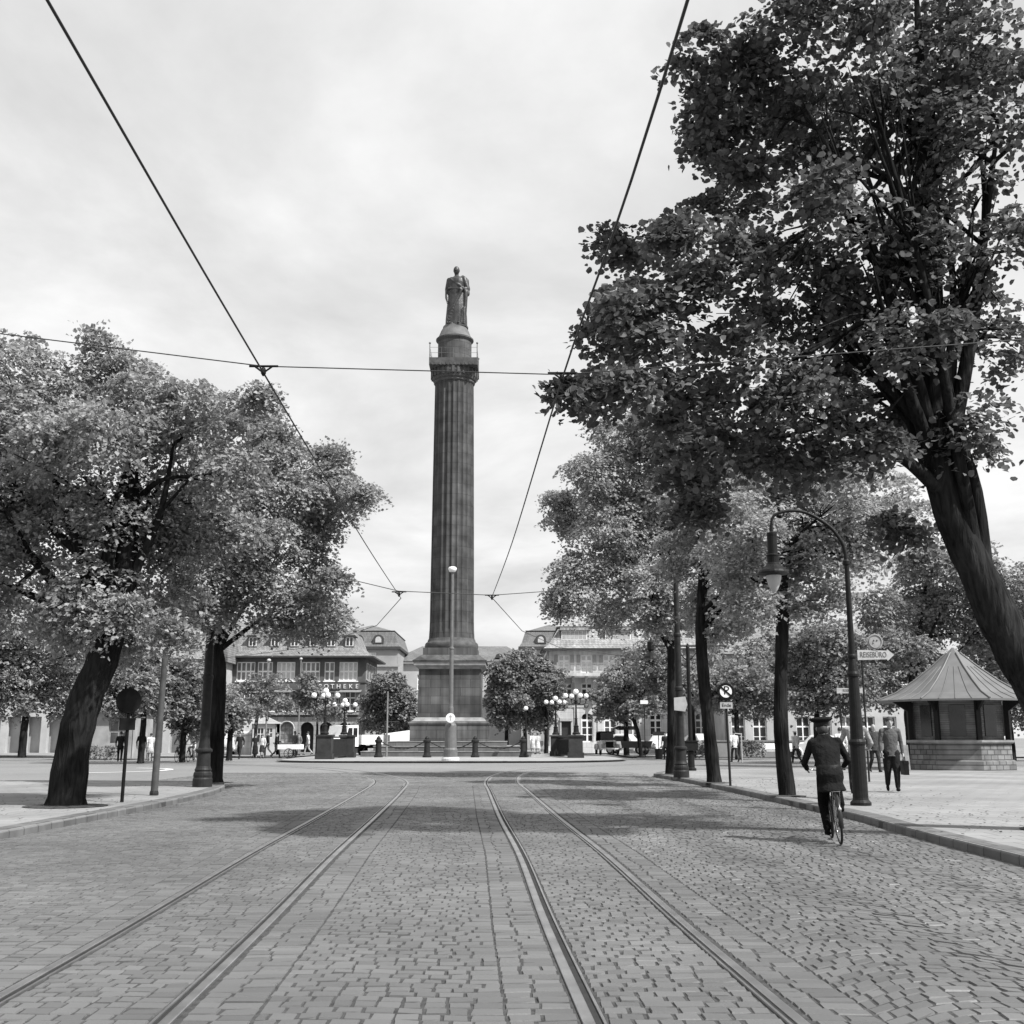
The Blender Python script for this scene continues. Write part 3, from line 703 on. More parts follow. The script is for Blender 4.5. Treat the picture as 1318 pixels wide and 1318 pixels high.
# palace range far behind
def pavilion(name, x0, x1, y0, zc, zm, zt, label, dep=16, zl=11.0, wins=()):
    t = thing(name, ((x0 + x1) / 2, y0, .0), 0, label, 'building', 'palace buildings far behind the column'); h = (x1 - x0) / 2
    ops = [(c - .75, c + .75, za, zb) for c, za, zb in wins]
    b = MB(); facade(b, -h, h, 0, zc, 0, ops, .3); b.bbox(-h, -h + .02, 0, dep, 0, zc); b.bbox(h - .02, h, 0, dep, 0, zc); b.bbox(-h + .1, h - .1, .6, .7, 0, zc)
    b.bbox(-h - .25, h + .25, -.25, -.003, zl - .3, zl); b.build('wall', M_palw, t)
    for o in ops: window(t, o, 0, 2, 3, M_white, .12, .3, curtain=True, bw_=.08, sill=False)
    b = MB(); b.bbox(-h - .35, h + .35, -.4, dep, zc, zc + .35); b.build('cornice', M_gut, t)
    b = MB(); pr = [(-.25, zc + .35), (.1, zc + .9), (.55, zm - .2), (.75, zm)]
    vs = []
    for q, z in pr: vs += [(-h + q, dep - q, z), (-h + q, q, z), (h - q, q, z), (h - q, dep - q, z)]
    for i in range(len(pr) - 1):
        for k in range(3): a = i * 4 + k; b.add([vs[a], vs[a + 1], vs[a + 5], vs[a + 4]], [(0, 1, 2, 3)])
    a = vs[-4:]; c_ = (0, h, zt); c2 = (0, dep - h, zt)
    b.add([a[1], a[2], c_], [(0, 1, 2)]); b.add([a[0], a[1], c_, c2], [(0, 1, 2, 3)]); b.add([a[2], a[3], c2, c_], [(0, 1, 2, 3)])
    b.build('roof', M_slate, t, recalc=False)
    b = MB(); b.bbox(-h + .6, h - .6, .55, .72, zm - .06, zm + .06); b.bbox(h - .72, h - .55, .6, dep, zm - .06, zm + .06); b.build('roof_edge', M_gut, t)
    for c in (-1.35, 1.35):
        d = MB(); d.prism([(c - .7, zc + .75), (c + .7, zc + .75), (c + .7, zc + 1.35)] + [(c + .7 * math.cos(PI * k / 8), zc + 1.35 + .62 * math.sin(PI * k / 8)) for k in range(1, 8)] + [(c - .7, zc + 1.35)], -.1, 1.2)
        dd = d.build('dormer', M_gut, t)
        d = MB(); d.prism([(c - .4, zc + .9), (c + .4, zc + .9), (c + .4, zc + 1.3)] + [(c + .4 * math.cos(PI * k / 8), zc + 1.3 + .4 * math.sin(PI * k / 8)) for k in range(1, 8)] + [(c - .4, zc + 1.3)], -.14, -.102)
        d.build('pane', M_cream, dd)
    return t
pavilion('palace_pavilion', -23.2, -15.2, 150, 13.0, 15.5, 16.6, 'slate roofed palace pavilion behind the pharmacy roof', wins=[(.35, 11.4, 12.6), (-2.4, 11.4, 12.6), (2.8, 7.5, 9.6), (0.3, 7.5, 9.6)])
pavilion('palace_pavilion', 1.2, 9.2, 150, 13.0, 15.5, 16.7, 'slate roofed palace pavilion peeping out left of the stone building', wins=[(-2.4, 11.4, 12.6), (0, 11.4, 12.6)])
t = thing('palace_wing', (-7, 158, 0), 0, 'long low palace wing with hipped roof directly behind the column', 'building', 'palace buildings far behind the column')
ops = [(-8.4 + k * 2.7 - .55, -8.4 + k * 2.7 + .55, z0, z0 + 2.1) for k in range(7) for z0 in (3.5, 8.0)]
b = MB(); facade(b, -9.5, 9.5, 0, 11.6, 0, ops, .3); b.bbox(-9.5, -9.45, 0, 14, 0, 11.6); b.bbox(9.45, 9.5, 0, 14, 0, 11.6); b.bbox(-9.4, 9.4, .6, .7, 0, 11.6); b.build('wall', mat('palace_pale_plaster', .42, .9, .12, .6), t)
for o in ops: window(t, o, 0, 2, 3, M_white, .1, .3, bw_=.07)
b = MB(); b.bbox(-10, 10, -.5, 14.5, 11.6, 11.95); b.bbox(-9.6, 9.6, -.15, -.003, 6.6, 6.85); b.build('cornice', M_palw, t)
b = MB(); A = [(-10.1, -.6, 11.95), (10.1, -.6, 11.95), (10.1, 14.6, 11.95), (-10.1, 14.6, 11.95), (-6.2, 7, 14.6), (6.2, 7, 14.6)]
b.add(A, [(0, 1, 5, 4), (1, 2, 5), (2, 3, 4, 5), (3, 0, 4)]); b.build('roof', M_slate, t)
b = MB(); b.prism([(4.6, 12.4), (5.8, 12.4), (5.6, 12.9), (5.2, 13.05), (4.8, 12.9)], .1, 2); b.build('dormer', M_gut, t)

# lodge and pale colonnaded house at the far left, house at the far right
t = thing('stone_lodge', (at(140, 965, 74).x, 74, .1), 0, 'small stone lodge with thick cornice and blind window behind the leftmost trunk', 'building')
ops = [(-.1, 1.1, .9, 2.5)]
b = MB(); facade(b, -2.3, 1.5, 0, 3.0, 0, ops, .25); b.bbox(1.46, 1.5, 0, 4, 0, 3.0); b.bbox(-2.2, 1.4, .5, .6, 0, 3.0); b.build('wall', mat('lodge_stone', .3, .9, .25, 1.2), t)
window(t, ops[0], 0, 2, 2, mat('lodge_frame', .3), .08, .25)
b = MB(); b.prism([(-2.6, 3.0), (1.8, 3.0), (1.75, 3.35), (1.2, 3.6), (-2, 3.6), (-2.55, 3.35)], -.45, 4.2); b.build('cornice', mat('lodge_cornice', .36, .9, .2, 2), t)
t = thing('colonnaded_house', (at(118, 965, 98).x, 98, .1), 0, 'pale house with tall pillars half hidden behind the left trees', 'building')
ops = [(-9.2 + k * 1.75, -8.0 + k * 1.75, .05, 3.1) for k in range(11)] + [(-9.2 + k * 1.75, -8.2 + k * 1.75, 4.3, 6.2) for k in range(11)]
b = MB(); facade(b, -10, 10, 0, 8, 0, ops, .5); b.bbox(-10, 10, .8, 9, 0, 8); b.build('wall', mat('house_plaster', .42, .9, .15, .8), t)
for o in ops[11:]: window(t, o, 0, 2, 3, M_white, .08, .3)
b = MB(); b.prism([(-.6, 8), (9.6, 8), (4.5, 11)], -10.4, 10.4, axis='x'); b.build('roof', M_tile, t)
t = thing('arcaded_house', (at(1080, 960, 92).x, 92, .1), 0, 'pale house with pillared ground floor seen under the right trees', 'building')
ops = [(-8.6 + k * 1.75, -7.5 + k * 1.75, .6, 3.0) for k in range(10)] + [(-8.5 + k * 1.75, -7.6 + k * 1.75, 4.3, 6.2) for k in range(10)]
b = MB(); facade(b, -9, 9, 0, 8, 0, ops, .4); b.bbox(-9, 9, .8, 9, 0, 8); b.build('wall', mat('house_plaster_right', .44, .9, .15, .8), t)
for o in ops: window(t, o, 0, 2, 3, M_white, .08, .3)
b = MB(); b.prism([(-.6, 8), (9.6, 8), (4.5, 11)], -9.4, 9.4, axis='x'); b.build('roof', M_tile, t)
b = MB(); x0 = at(905, 960, 80).x; x1 = at(1150, 960, 80).x
b.bbox(x0, x1, 80, 80.3, .1, 1.15); b.bbox(x0 - .05, x1 + .05, 79.95, 80.35, 1.15, 1.25)
o = b.build('garden_wall', mat('garden_wall_stone', .24, .9, .2, 1.5)); tag(o, 'long low grey garden wall behind the right pavement trees', 'wall')
# ------------------------------------------------------------------ trees
L_fg = leafmat('foliage_near_lime', .13, .42, .5)
L_mid = leafmat('foliage_street_lime', .39, .42, .4)
L_left = leafmat('foliage_left_lime', .32, .40, .4)
L_far = leafmat('foliage_square', .23, .35, .45)
L_farl = leafmat('foliage_square_pale', .3, .4, .4)
def crown_mesh(name, lobes, leaf, dens, m, parent, seed, six=False, per=22, sr=.42, flat=.75, up=.95):
    """leaf-sized faces set in drooping sprays through the lobes; lobes = (centre, radius)"""
    g = np.random.default_rng(seed); P = []; Nn = []
    for c, r in lobes:
        c = np.array(c); ns = max(6, int(4 * PI * r * r * dens))
        d = g.normal(size=(ns, 3)); d /= np.linalg.norm(d, axis=1)[:, None]
        rad = (.35 + .65 * g.random(ns) ** .45) * (1 + .15 * g.normal(size=ns).clip(-1.6, 1.1))
        ctr = c + d * (np.array([r, r, r * flat]) * rad[:, None])
        n = d * .55 + np.array([0, 0, up]) + g.normal(size=(ns, 3)) * .25; n /= np.linalg.norm(n, axis=1)[:, None]
        a = np.cross(n, g.normal(size=(ns, 3))); a /= np.linalg.norm(a, axis=1)[:, None]; b_ = np.cross(n, a)
        k = per
        uu = g.normal(size=(ns, k)).clip(-1.7, 1.7) * sr * .55; vv = g.normal(size=(ns, k)).clip(-1.7, 1.7) * sr * .42
        dro = -.55 * (uu ** 2 + vv ** 2) / sr + g.normal(size=(ns, k)) * .05 * sr
        p = ctr[:, None] + a[:, None] * uu[..., None] + b_[:, None] * vv[..., None] + n[:, None] * dro[..., None]
        P.append(p.reshape(-1, 3)); Nn.append(np.repeat(n, k, 0))
    P = np.concatenate(P); Nn = np.concatenate(Nn); q = len(P)
    nn = Nn + g.normal(size=(q, 3)) * .45; nn /= np.linalg.norm(nn, axis=1)[:, None]
    a = np.cross(nn, g.normal(size=(q, 3))); a /= np.linalg.norm(a, axis=1)[:, None]; b_ = np.cross(nn, a)
    s = leaf * g.uniform(.5, 1.35, q)
    if six: shp = [(-.5, 0, 0), (-.3, .40, .08), (.12, .42, .1), (.55, 0, -.04), (.12, -.42, .1), (-.3, -.40, .08)]
    else: shp = [(-.5, 0, 0), (-.02, .45, .14), (.55, 0, 0), (-.02, -.45, .14)]
    V = np.stack([P + a * (s * t)[:, None] + b_ * (s * w)[:, None] + nn * (s * h)[:, None] for t, w, h in shp], 1)
    return fast_mesh(name, V.reshape(-1, 3), len(shp), m, parent)
def tree(label, base, path, rads, lobes, leaf, dens, lm, seed, group=None, six=False, per=22, sr=.42, flat=.75, limbs=12, bark=None, fork=None, twig=3, lr=.32, name='lime_tree'):
    """path: trunk points relative to base; lobes in world coordinates"""
    base = Vector(base); t = thing(name, base, 0, label, 'tree', group); r = random.Random(seed)
    path = [Vector(p) for p in path]; b = MB()
    pp = catmull(path, 5); rr = []
    for i in range(len(pp)):
        f = i / (len(pp) - 1) * (len(rads) - 1); k = min(int(f), len(rads) - 2); rr.append((rads[k] + (rads[k + 1] - rads[k]) * (f - k)) * (1 + r.uniform(-.05, .05)))
    b.tube(pp, rr, 12)
    for k in range(5):                                         # root flare
        a = 2 * PI * k / 5 + r.random(); b.tube([(math.cos(a) * rads[0] * .85, math.sin(a) * rads[0] * .85, -.05), (math.cos(a) * rads[0] * .6, math.sin(a) * rads[0] * .6, rads[0] * .8)], [rads[0] * .3, rads[0] * .2], 6)
    loc = [(Vector(c) - base, q) for c, q in lobes]; big = list(loc); sub_ = []
    for c, q in loc:
        for _ in range(3):
            d = Vector((r.gauss(0, 1), r.gauss(0, 1), r.gauss(0, .8))).normalized(); sub_.append((c + Vector((d.x, d.y, d.z * flat)) * q * r.uniform(.8, 1.08), q * r.uniform(.28, .46)))
    loc = [(c, q * .92) for c, q in loc]
    ch = sorted(loc, key=lambda x: -x[1])[:limbs]
    fk = len(pp) * (fork or .62)
    for c, q in ch:
        lo = int(fk + (len(pp) - 1 - fk) * r.random() * .95); s = pp[min(lo, len(pp) - 1)]
        mid = s.lerp(c, .5) + Vector((r.uniform(-.25, .25), r.uniform(-.25, .25), .12 * (c - s).length * r.uniform(-.3, 1)))
        rs = rr[min(lo, len(rr) - 1)] * r.uniform(.35, .6) + .015
        c = s.lerp(c, .82)
        pts = catmull([s, s.lerp(mid, .5) + Vector((r.uniform(-.1, .1), r.uniform(-.1, .1), .1)), mid, c], 4)
        b.tube(pts, [rs * (1 - .85 * i / (len(pts) - 1)) for i in range(len(pts))], 7)
        for _ in range(twig):
            e_ = c + Vector((r.gauss(0, 1), r.gauss(0, 1), r.gauss(0, .6))) * q * .55; st = pts[r.randrange(len(pts) // 2, len(pts))]
            b.tube([st, st.lerp(e_, .5) + Vector((r.uniform(-.1, .1), r.uniform(-.1, .1), r.uniform(-.05, .1))), e_], [rs * .28, rs * .18, .006], 5)
    b.build('trunk', bark or M_bark, t)
    b2 = MB(); b2.lathe([(rads[0] * 2.1, .006), (rads[0] * .5, .03)], 18) if group != G_S else None
    if b2.v: b2.build('soil_pit_shade', M_soil_shade, t)  # added soil disc; its dark tone stands in for shade round the trunk
    crown_mesh('crown', loc + sub_, leaf, dens, lm, t, seed, six, per, sr, flat)
    return t
M_soil_shade = mat('tree_pit_soil_shade', .06, .95, .4, 9, .6)
G_S = 'trees around the square'
def lob(lst, Y, dep=1.0, seed=1):
    r = random.Random(seed); o = []
    for e_ in lst:
        px, py, q = e_[:3]; y = e_[3] if len(e_) > 3 else Y + r.uniform(-dep, dep)
        c = at(px, py, y); o.append((c, q * mpp(y, c.z)))
    return o
G_R = 'lime trees along the right pavement'
# foreground tree on the right pavement
fgY = 16.0
fl = [(925, 150, 42), (985, 160, 38), (905, 185, 26), (1085, 165, 75), (1165, 185, 75), (1030, 205, 48), (1075, 255, 50), (960, 235, 36), (930, 262, 36),
      (795, 318, 34), (850, 312, 45), (905, 305, 52), (975, 318, 48), (1120, 300, 75), (1180, 320, 70), (1060, 335, 52),
      (800, 385, 42), (860, 385, 55), (940, 390, 65), (1010, 385, 55), (1090, 410, 75), (1160, 430, 65),
      (783, 440, 34), (840, 455, 55), (755, 492, 26), (735, 498, 16), (800, 500, 42), (910, 470, 62), (985, 480, 62), (1050, 500, 62), (1115, 510, 62),
      (860, 530, 40), (900, 555, 52), (960, 560, 50), (1020, 565, 46), (1080, 575, 40), (1125, 570, 34), (885, 610, 32), (905, 650, 22), (1160, 683, 27),
      (1160, 540, 28), (900, 135, 30), (955, 95, 45), (1030, 110, 55), (920, 75, 40), (1000, 40, 60), (1110, 80, 85), (1200, 100, 90), (1090, -20, 80), (1200, -10, 90),
      (1260, 190, 90), (1270, 320, 85), (1280, 440, 80), (1250, 540, 55), (1300, 60, 90)]
bx, by = 7.95, 16.3
fpath = [(0, 0, 0), (-.05, -.03, .6), (-.32, -.06, 1.7), (-.78, -.08, 2.7)] + [tuple(at(px, py, 16.2) - Vector((bx, by, .13))) for px, py in ((1262, 745), (1222, 655), (1206, 570), (1200, 420), (1196, 250), (1186, 110), (1180, 0))]
tree('large dark lime tree leaning over the right edge, its leafy boughs overhanging the road', (bx, by, .13), fpath, [.36, .33, .31, .29, .27, .25, .22, .17, .13, .08, .04],
     lob(fl, fgY, 1.5, 5),   .098, 2.7, L_fg, 11, G_R, True, 36, .40, .85, 26, None, .38, 8)
# second row trees on the right pavement
t1 = [(1000, 618, 52), (1055, 612, 52), (1105, 622, 44), (955, 668, 48), (1015, 672, 52), (1075, 672, 52), (1128, 668, 40), (950, 728, 36), (1000, 728, 38), (1052, 722, 42), (1105, 712, 34), (965, 775, 30), (1030, 770, 26), (1075, 760, 22), (925, 700, 30), (1160, 640, 30)]
tree('bare trunked lime tree nearest the gooseneck lamp on the right pavement', (6.17, 25.8, .13), [(0, 0, 0), (-.08, 0, 1.4), (.0, 0, 3.0), (.1, 0, 4.3), (.12, 0, 5.4), (.1, 0, 6.6)], [.2, .165, .15, .155, .1, .03], lob(t1, 25.8, 1.2, 2), .092, 5.0, L_mid, 21, G_R, False, 52, .44, .8, 12, None, .62)
t2 = [(928, 600, 50), (985, 598, 42), (895, 648, 46), (955, 655, 55), (905, 715, 44), (955, 728, 50), (1005, 700, 44), (905, 775, 36), (958, 782, 38), (1000, 760, 36), (880, 690, 30), (930, 812, 24)]
tree('middle lime tree with slightly leaning trunk left of the no parking sign', (5.86, 33.3, .13), [(0, 0, 0), (-.1, 0, 1.5), (-.22, 0, 3.2), (-.25, 0, 4.4), (-.2, 0, 5.6), (-.1, 0, 7.5)], [.22, .185, .175, .16, .11, .03], lob(t2, 33.3, 1.5, 3), .1, 4.6, L_mid, 22, G_R, False, 52, .47, .8, 12, None, .6)
t3 = [(805, 560, 42), (845, 540, 46), (835, 522, 26), (872, 560, 50), (765, 606, 38), (815, 618, 56), (862, 640, 56), (740, 655, 34), (728, 670, 22), (785, 680, 54), (842, 702, 56), (755, 728, 44), (820, 758, 46), (738, 768, 30), (868, 770, 40), (780, 790, 30), (890, 600, 50), (900, 680, 50), (715, 640, 16), (716, 770, 16), (850, 800, 24)]
tree('farthest lime tree of the right pavement beside the thick tram mast', (5.74, 40.97, .13), [(0, 0, 0), (.06, 0, 1.6), (.08, 0, 3.2), (.1, 0, 4.6), (.0, 0, 6.4), (-.2, 0, 10)], [.27, .22, .205, .185, .13, .03], lob(t3, 41, 2, 4), .112, 4.0, L_mid, 23, G_R, False, 52, .52, .8, 15, None, .55)
# left pavement
G_L = 'lime trees along the left pavement'
ta = [(135, 480, 48), (182, 478, 34), (185, 515, 50), (240, 520, 50), (135, 560, 70), (222, 590, 66), (150, 660, 75), (240, 680, 62), (110, 750, 62), (190, 750, 62), (60, 560, 90), (50, 680, 95), (-30, 600, 110), (-40, 730, 100), (20, 470, 75), (288, 525, 38), (322, 512, 26), (90, 800, 45), (165, 815, 34), (300, 600, 48), (290, 680, 46), (-90, 500, 110), (-110, 640, 120), (140, 790, 40), (215, 805, 30), (140, 445, 26)]
tree('big lime tree at the left edge with dark thick leaning trunk', (at(84, 1046, 22).x, 22, .13), [(0, 0, 0), (.06, 0, 1.1), (.24, 0, 2.05), (.5, 0, 2.75), (.78, .0, 4.0), (.8, .1, 6.2), (.6, 0, 8)], [.37, .33, .32, .3, .25, .16, .03], lob(ta, 22, 1.8, 6), .09, 4.6, L_left, 31, G_L, False, 52, .46, .75, 18, None, .5)
tb = [(335, 545, 30), (352, 570, 34), (305, 600, 58), (362, 622, 54), (418, 610, 34), (440, 632, 32), (462, 640, 16), (405, 660, 40), (335, 690, 62), (398, 715, 30), (270, 730, 62), (345, 755, 48), (405, 765, 38), (420, 790, 28), (285, 788, 38), (362, 800, 26), (232, 790, 46), (255, 650, 66), (425, 585, 18), (395, 690, 26), (412, 808, 14), (430, 740, 14)]
tree('lime tree whose trunk stands right behind the thick left tram mast', (-8.63, 33.27, .13), [(0, 0, 0), (.02, 0, 1.6), (0, 0, 3.2), (-.1, 0, 4.2), (.2, 0, 6), (.6, 0, 8.5)], [.27, .22, .2, .185, .13, .03], lob(tb, 31, 1.6, 7), .1, 4.4, L_left, 32, G_L, False, 52, .5, .75, 16, None, .5)
g = np.random.default_rng(77); P = []
for (bx_, by_), n in (((6.2, 25.8), 260), ((5.9, 33.3), 200), ((7.9, 16.3), 420), ((-8.4, 22), 320), ((-8.6, 33), 150), ((5.7, 19), 200)):
    q = g.normal(size=(n, 2)) * (1.5, 2.4) + (bx_ + (1.2 if bx_ > 0 else -1.2), by_)
    for x, y in q:
        inR = x > lerp_path(KERB_R, y) + .05; inL = x < lerp_path(KERB_L, y) - .05 and y < 33
        P.append((x, y, .138 if inR or inL else .022))
P = np.array(P); n = len(P); a = g.uniform(0, 2 * PI, n); s = g.uniform(.025, .07, n); tl = g.uniform(-.25, .25, (n, 2))
V = np.stack([P + np.stack([s * (np.cos(a) * u - np.sin(a) * w), s * (np.sin(a) * u + np.cos(a) * w), s * (tl[:, 0] * u + tl[:, 1] * w) + s * .12], 1) for u, w in ((-.5, 0), (0, .4), (.55, 0), (0, -.4))], 1)
tag(fast_mesh('fallen_leaves', V.reshape(-1, 3), 4, leafmat('dry_leaf', .09, .2, .6)), 'scattered fallen leaves and flecks of litter along the kerbs and tree pits', 'leaf litter', None, 'stuff')
# trees on and around the square
G_S = 'trees around the square'
def sq(label, px, Y, lst, seed, lm=None, h=3.2, r=.2, leaf=.22, dens=2.2, extra=None, dep=1.3, bark=None, sr=.6, lean=0, name='square_tree', z=.1):
    x = gp(px, 970)[0] / gp(px, 970)[1] * Y
    x = (px - 659) / F * (Y * math.cos(TH))
    lb = lob(lst, Y, dep, seed); top = max(c.z for c, _ in lb); mx_ = sum(c.x for c, _ in lb) / len(lb)
    pth = [(0, 0, 0), (lean * .4, 0, h * .5), (lean, 0, h), ((mx_ - x) * .5, 0, h + (top - h) * .45), (mx_ - x, 0, top - .3)]
    return tree(label, (x, Y, z), pth, [r, r * .85, r * .75, r * .5, .03], lb, leaf, dens, lm or L_far, seed, G_S, False, 26, sr, .8, 8, bark, .5, 1, name=name)
sq('shady tree in the left background left of the slim pole', 183, 63, [(165, 880, 30), (190, 890, 36), (150, 905, 24), (175, 850, 34), (215, 905, 26), (140, 865, 30)], 41, h=2.6)
sq('shady tree in the left background between slim pole and thick tram mast', 236, 66, [(225, 885, 34), (250, 900, 32), (240, 860, 38), (205, 860, 30), (230, 920, 20), (252, 930, 14)], 42, h=2.4)
sq('tree just right of the thick left tram mast in the background', 296, 70, [(282, 898, 26), (300, 905, 18), (295, 920, 22), (278, 920, 24), (305, 925, 14)], 43, h=2.2, dens=1.3)
sq('small tree with forked trunk in front of the pharmacy', 329, 82, [(310, 888, 24), (338, 880, 26), (362, 884, 22), (340, 905, 18), (322, 905, 16), (368, 905, 12)], 44, h=2.4, r=.16, dens=.5, leaf=.2)
sq('thin young tree in front of the pharmacy behind the left candelabra', 408, 84, [(397, 886, 14), (412, 902, 15), (404, 912, 17), (390, 905, 14), (428, 912, 12), (394, 874, 11)], 45, h=2.0, r=.11, dens=.28, leaf=.2)
sq('round dense tree left of the column pedestal', 503, 101, [(492, 888, 24), (518, 898, 24), (480, 905, 22), (505, 918, 26), (530, 918, 16), (474, 928, 14), (498, 936, 18), (520, 937, 16), (505, 875, 18)], 46, h=2.0, leaf=.22, dens=2.6)
sq('dense tree close to the right side of the pedestal', 652, 96, [(650, 868, 26), (640, 890, 20), (662, 895, 28), (642, 915, 18), (655, 925, 20), (668, 850, 20)], 47, h=2.4, leaf=.22, dens=2.6)
sq('tallest of the dense trees between pedestal and stone building', 676, 100, [(680, 850, 24), (695, 868, 26), (675, 885, 28), (690, 905, 26), (668, 920, 20), (700, 925, 14)], 48, h=2.6, leaf=.22, dens=2.6)
sq('dense tree beside the left corner of the stone building', 703, 97, [(705, 880, 20), (712, 900, 16), (695, 895, 20), (690, 925, 18), (715, 870, 12)], 49, h=2.6, leaf=.22, dens=2.4)
sq('leafy tree in front of the stone building with an arrow board on its trunk', 806, 88, [(800, 868, 28), (785, 893, 24), (812, 893, 26), (778, 912, 14), (800, 912, 20), (815, 845, 22), (830, 870, 22)], 50, L_farl, h=2.6, r=.24, leaf=.2, dens=2.4)
sq('slim trunked tree right of the arrow board tree', 825, 84, [(840, 855, 26), (850, 885, 26), (832, 905, 20), (860, 905, 20), (828, 838, 18), (852, 835, 22)], 51, L_farl, h=3.2, r=.17, leaf=.2, dens=2.4, lean=-.5)
sq('pale leaved tree behind the no parking sign', 949, 74, [(925, 875, 28), (955, 868, 30), (985, 885, 28), (940, 900, 24), (970, 905, 24), (992, 910, 16), (912, 895, 20), (900, 870, 20), (965, 845, 26)], 52, L_farl, h=2.6, r=.2, leaf=.2, dens=2.5)
sq('tree filling the gap between the two front right trunks', 893, 78, [(885, 860, 24), (905, 850, 24), (880, 885, 18), (905, 890, 18), (875, 905, 12)], 53, L_farl, h=3, r=.15, leaf=.2, dens=2.2)
sq('dark drooping tree behind the gooseneck lamp', 1052, 56, [(1040, 870, 36), (1078, 868, 38), (1045, 905, 26), (1085, 900, 30), (1030, 832, 36), (1068, 826, 42), (1030, 895, 24), (1105, 880, 30)], 54, h=2.0, leaf=.17, dens=3.2)
sq('tall pale tree behind the kiosk on the far right', 1172, 62, [(1130, 775, 34), (1178, 780, 46), (1150, 828, 46), (1112, 850, 36), (1180, 850, 40), (1210, 790, 50), (1240, 730, 55), (1178, 725, 36), (1270, 800, 55), (1200, 900, 30), (1140, 890, 30), (1270, 880, 45), (1310, 760, 55)], 55, L_farl, h=3, r=.28, leaf=.18, dens=2.8, dep=2)
sq('tree in the right background above the garden wall', 1010, 86, [(1000, 870, 24), (1018, 895, 20), (995, 905, 16), (1022, 850, 26), (1008, 830, 24)], 56, h=3, r=.16, leaf=.2, dens=2.2)

# hedges and low planting far right
def hedge(label, x0, x1, Y, h, d=.7, seed=1):
    g = np.random.default_rng(seed); a = at(x0, 965, Y).x; c = at(x1, 965, Y).x; n = int((c - a) * h * 260)
    t = thing('hedge', ((a + c) / 2, Y, .1), 0, label, 'hedge')
    P = np.stack([g.uniform(a, c, n) - (a + c) / 2, g.uniform(-d / 2, d / 2, n), h * g.random(n) ** .7 * (1 + .12 * np.sin(g.uniform(a, c, n) * 3))], 1)
    nn = g.normal(size=(n, 3)) + [0, -.4, .6]; nn /= np.linalg.norm(nn, axis=1)[:, None]; a1 = np.cross(nn, g.normal(size=(n, 3))); a1 /= np.linalg.norm(a1, axis=1)[:, None]; b1 = np.cross(nn, a1); s = .16 * g.uniform(.6, 1.3, n)
    V = np.stack([P + a1 * (s * u)[:, None] + b1 * (s * w)[:, None] for u, w in ((-.5, 0), (0, .45), (.5, 0), (0, -.45))], 1)
    fast_mesh('foliage', V.reshape(-1, 3), 4, L_far, t)
sq('broad dark tree behind the house at the far left', 30, 82, [(20, 800, 60), (60, 840, 50), (-20, 850, 60), (10, 890, 50), (80, 890, 36), (-50, 800, 60)], 57, L_farl, h=3.5, r=.3, leaf=.22, dens=2.2)
sq('broad tree beyond the kiosk outside the right pavement', 1300, 70, [(1290, 840, 50), (1330, 800, 60), (1340, 880, 50), (1270, 890, 36), (1310, 910, 36)], 58, h=3, r=.28, leaf=.2, dens=2.6)
hedge('low clipped hedge left of the white bench under the right trees', 955, 985, 76, 1.05, seed=3)
hedge('dark low hedge along the far pavement at the left edge', 95, 150, 70, .8, seed=4)
hedge('low shrubs behind the farthest right pavement trunk', 880, 908, 76, .9, seed=5)

# ------------------------------------------------------------------ masts, lamps, posts
def mast(label, x, y, h, z=.13):
    t = thing('tram_mast', (x, y, z), 0, label, 'mast', 'thick tram wire masts with ornate bases')
    b = MB(); b.lathe([(.26, 0), (.26, .2), (.24, .24), (.25, .3), (.24, .36), (.21, .4), (.225, .44), (.2, .49), (.185, .54), (.175, .85), (.18, .88), (.22, .92), (.22, .97), (.17, 1.0), (.165, 1.02)], 24, smooth=False); b.build('base', M_iron2, t)
    b = MB(); b.lathe([(.155, 1.02), (.14, 1.2), (.132, 1.3), (.125, 2.8), (.145, 2.84), (.145, 2.92), (.115, 2.96), (.105, 4.6), (.125, 4.64), (.125, 4.7), (.095, 4.74), (.08, h - .1), (.04, h)], 24, smooth=False); b.build('shaft', M_iron2, t)
    return t
ml = mast('thick black tram mast with ornate base on the left pavement corner', -8.25, 30.65, 6.9)
mr = mast('thick tram mast with ornate base and pale notice on the right pavement corner', 5.57, 37.78, 6.9)
b = MB(); b.prism([(-.2, 2.17), (.16, 2.13), (.24, 2.35), (.18, 2.62), (-.2, 2.58)], -.2, -.18); b.bbox(-.03, .03, -.18, -.1, 2.3, 2.42); b.build('notice_plate', mat('notice_paper', .42, .8), mr)
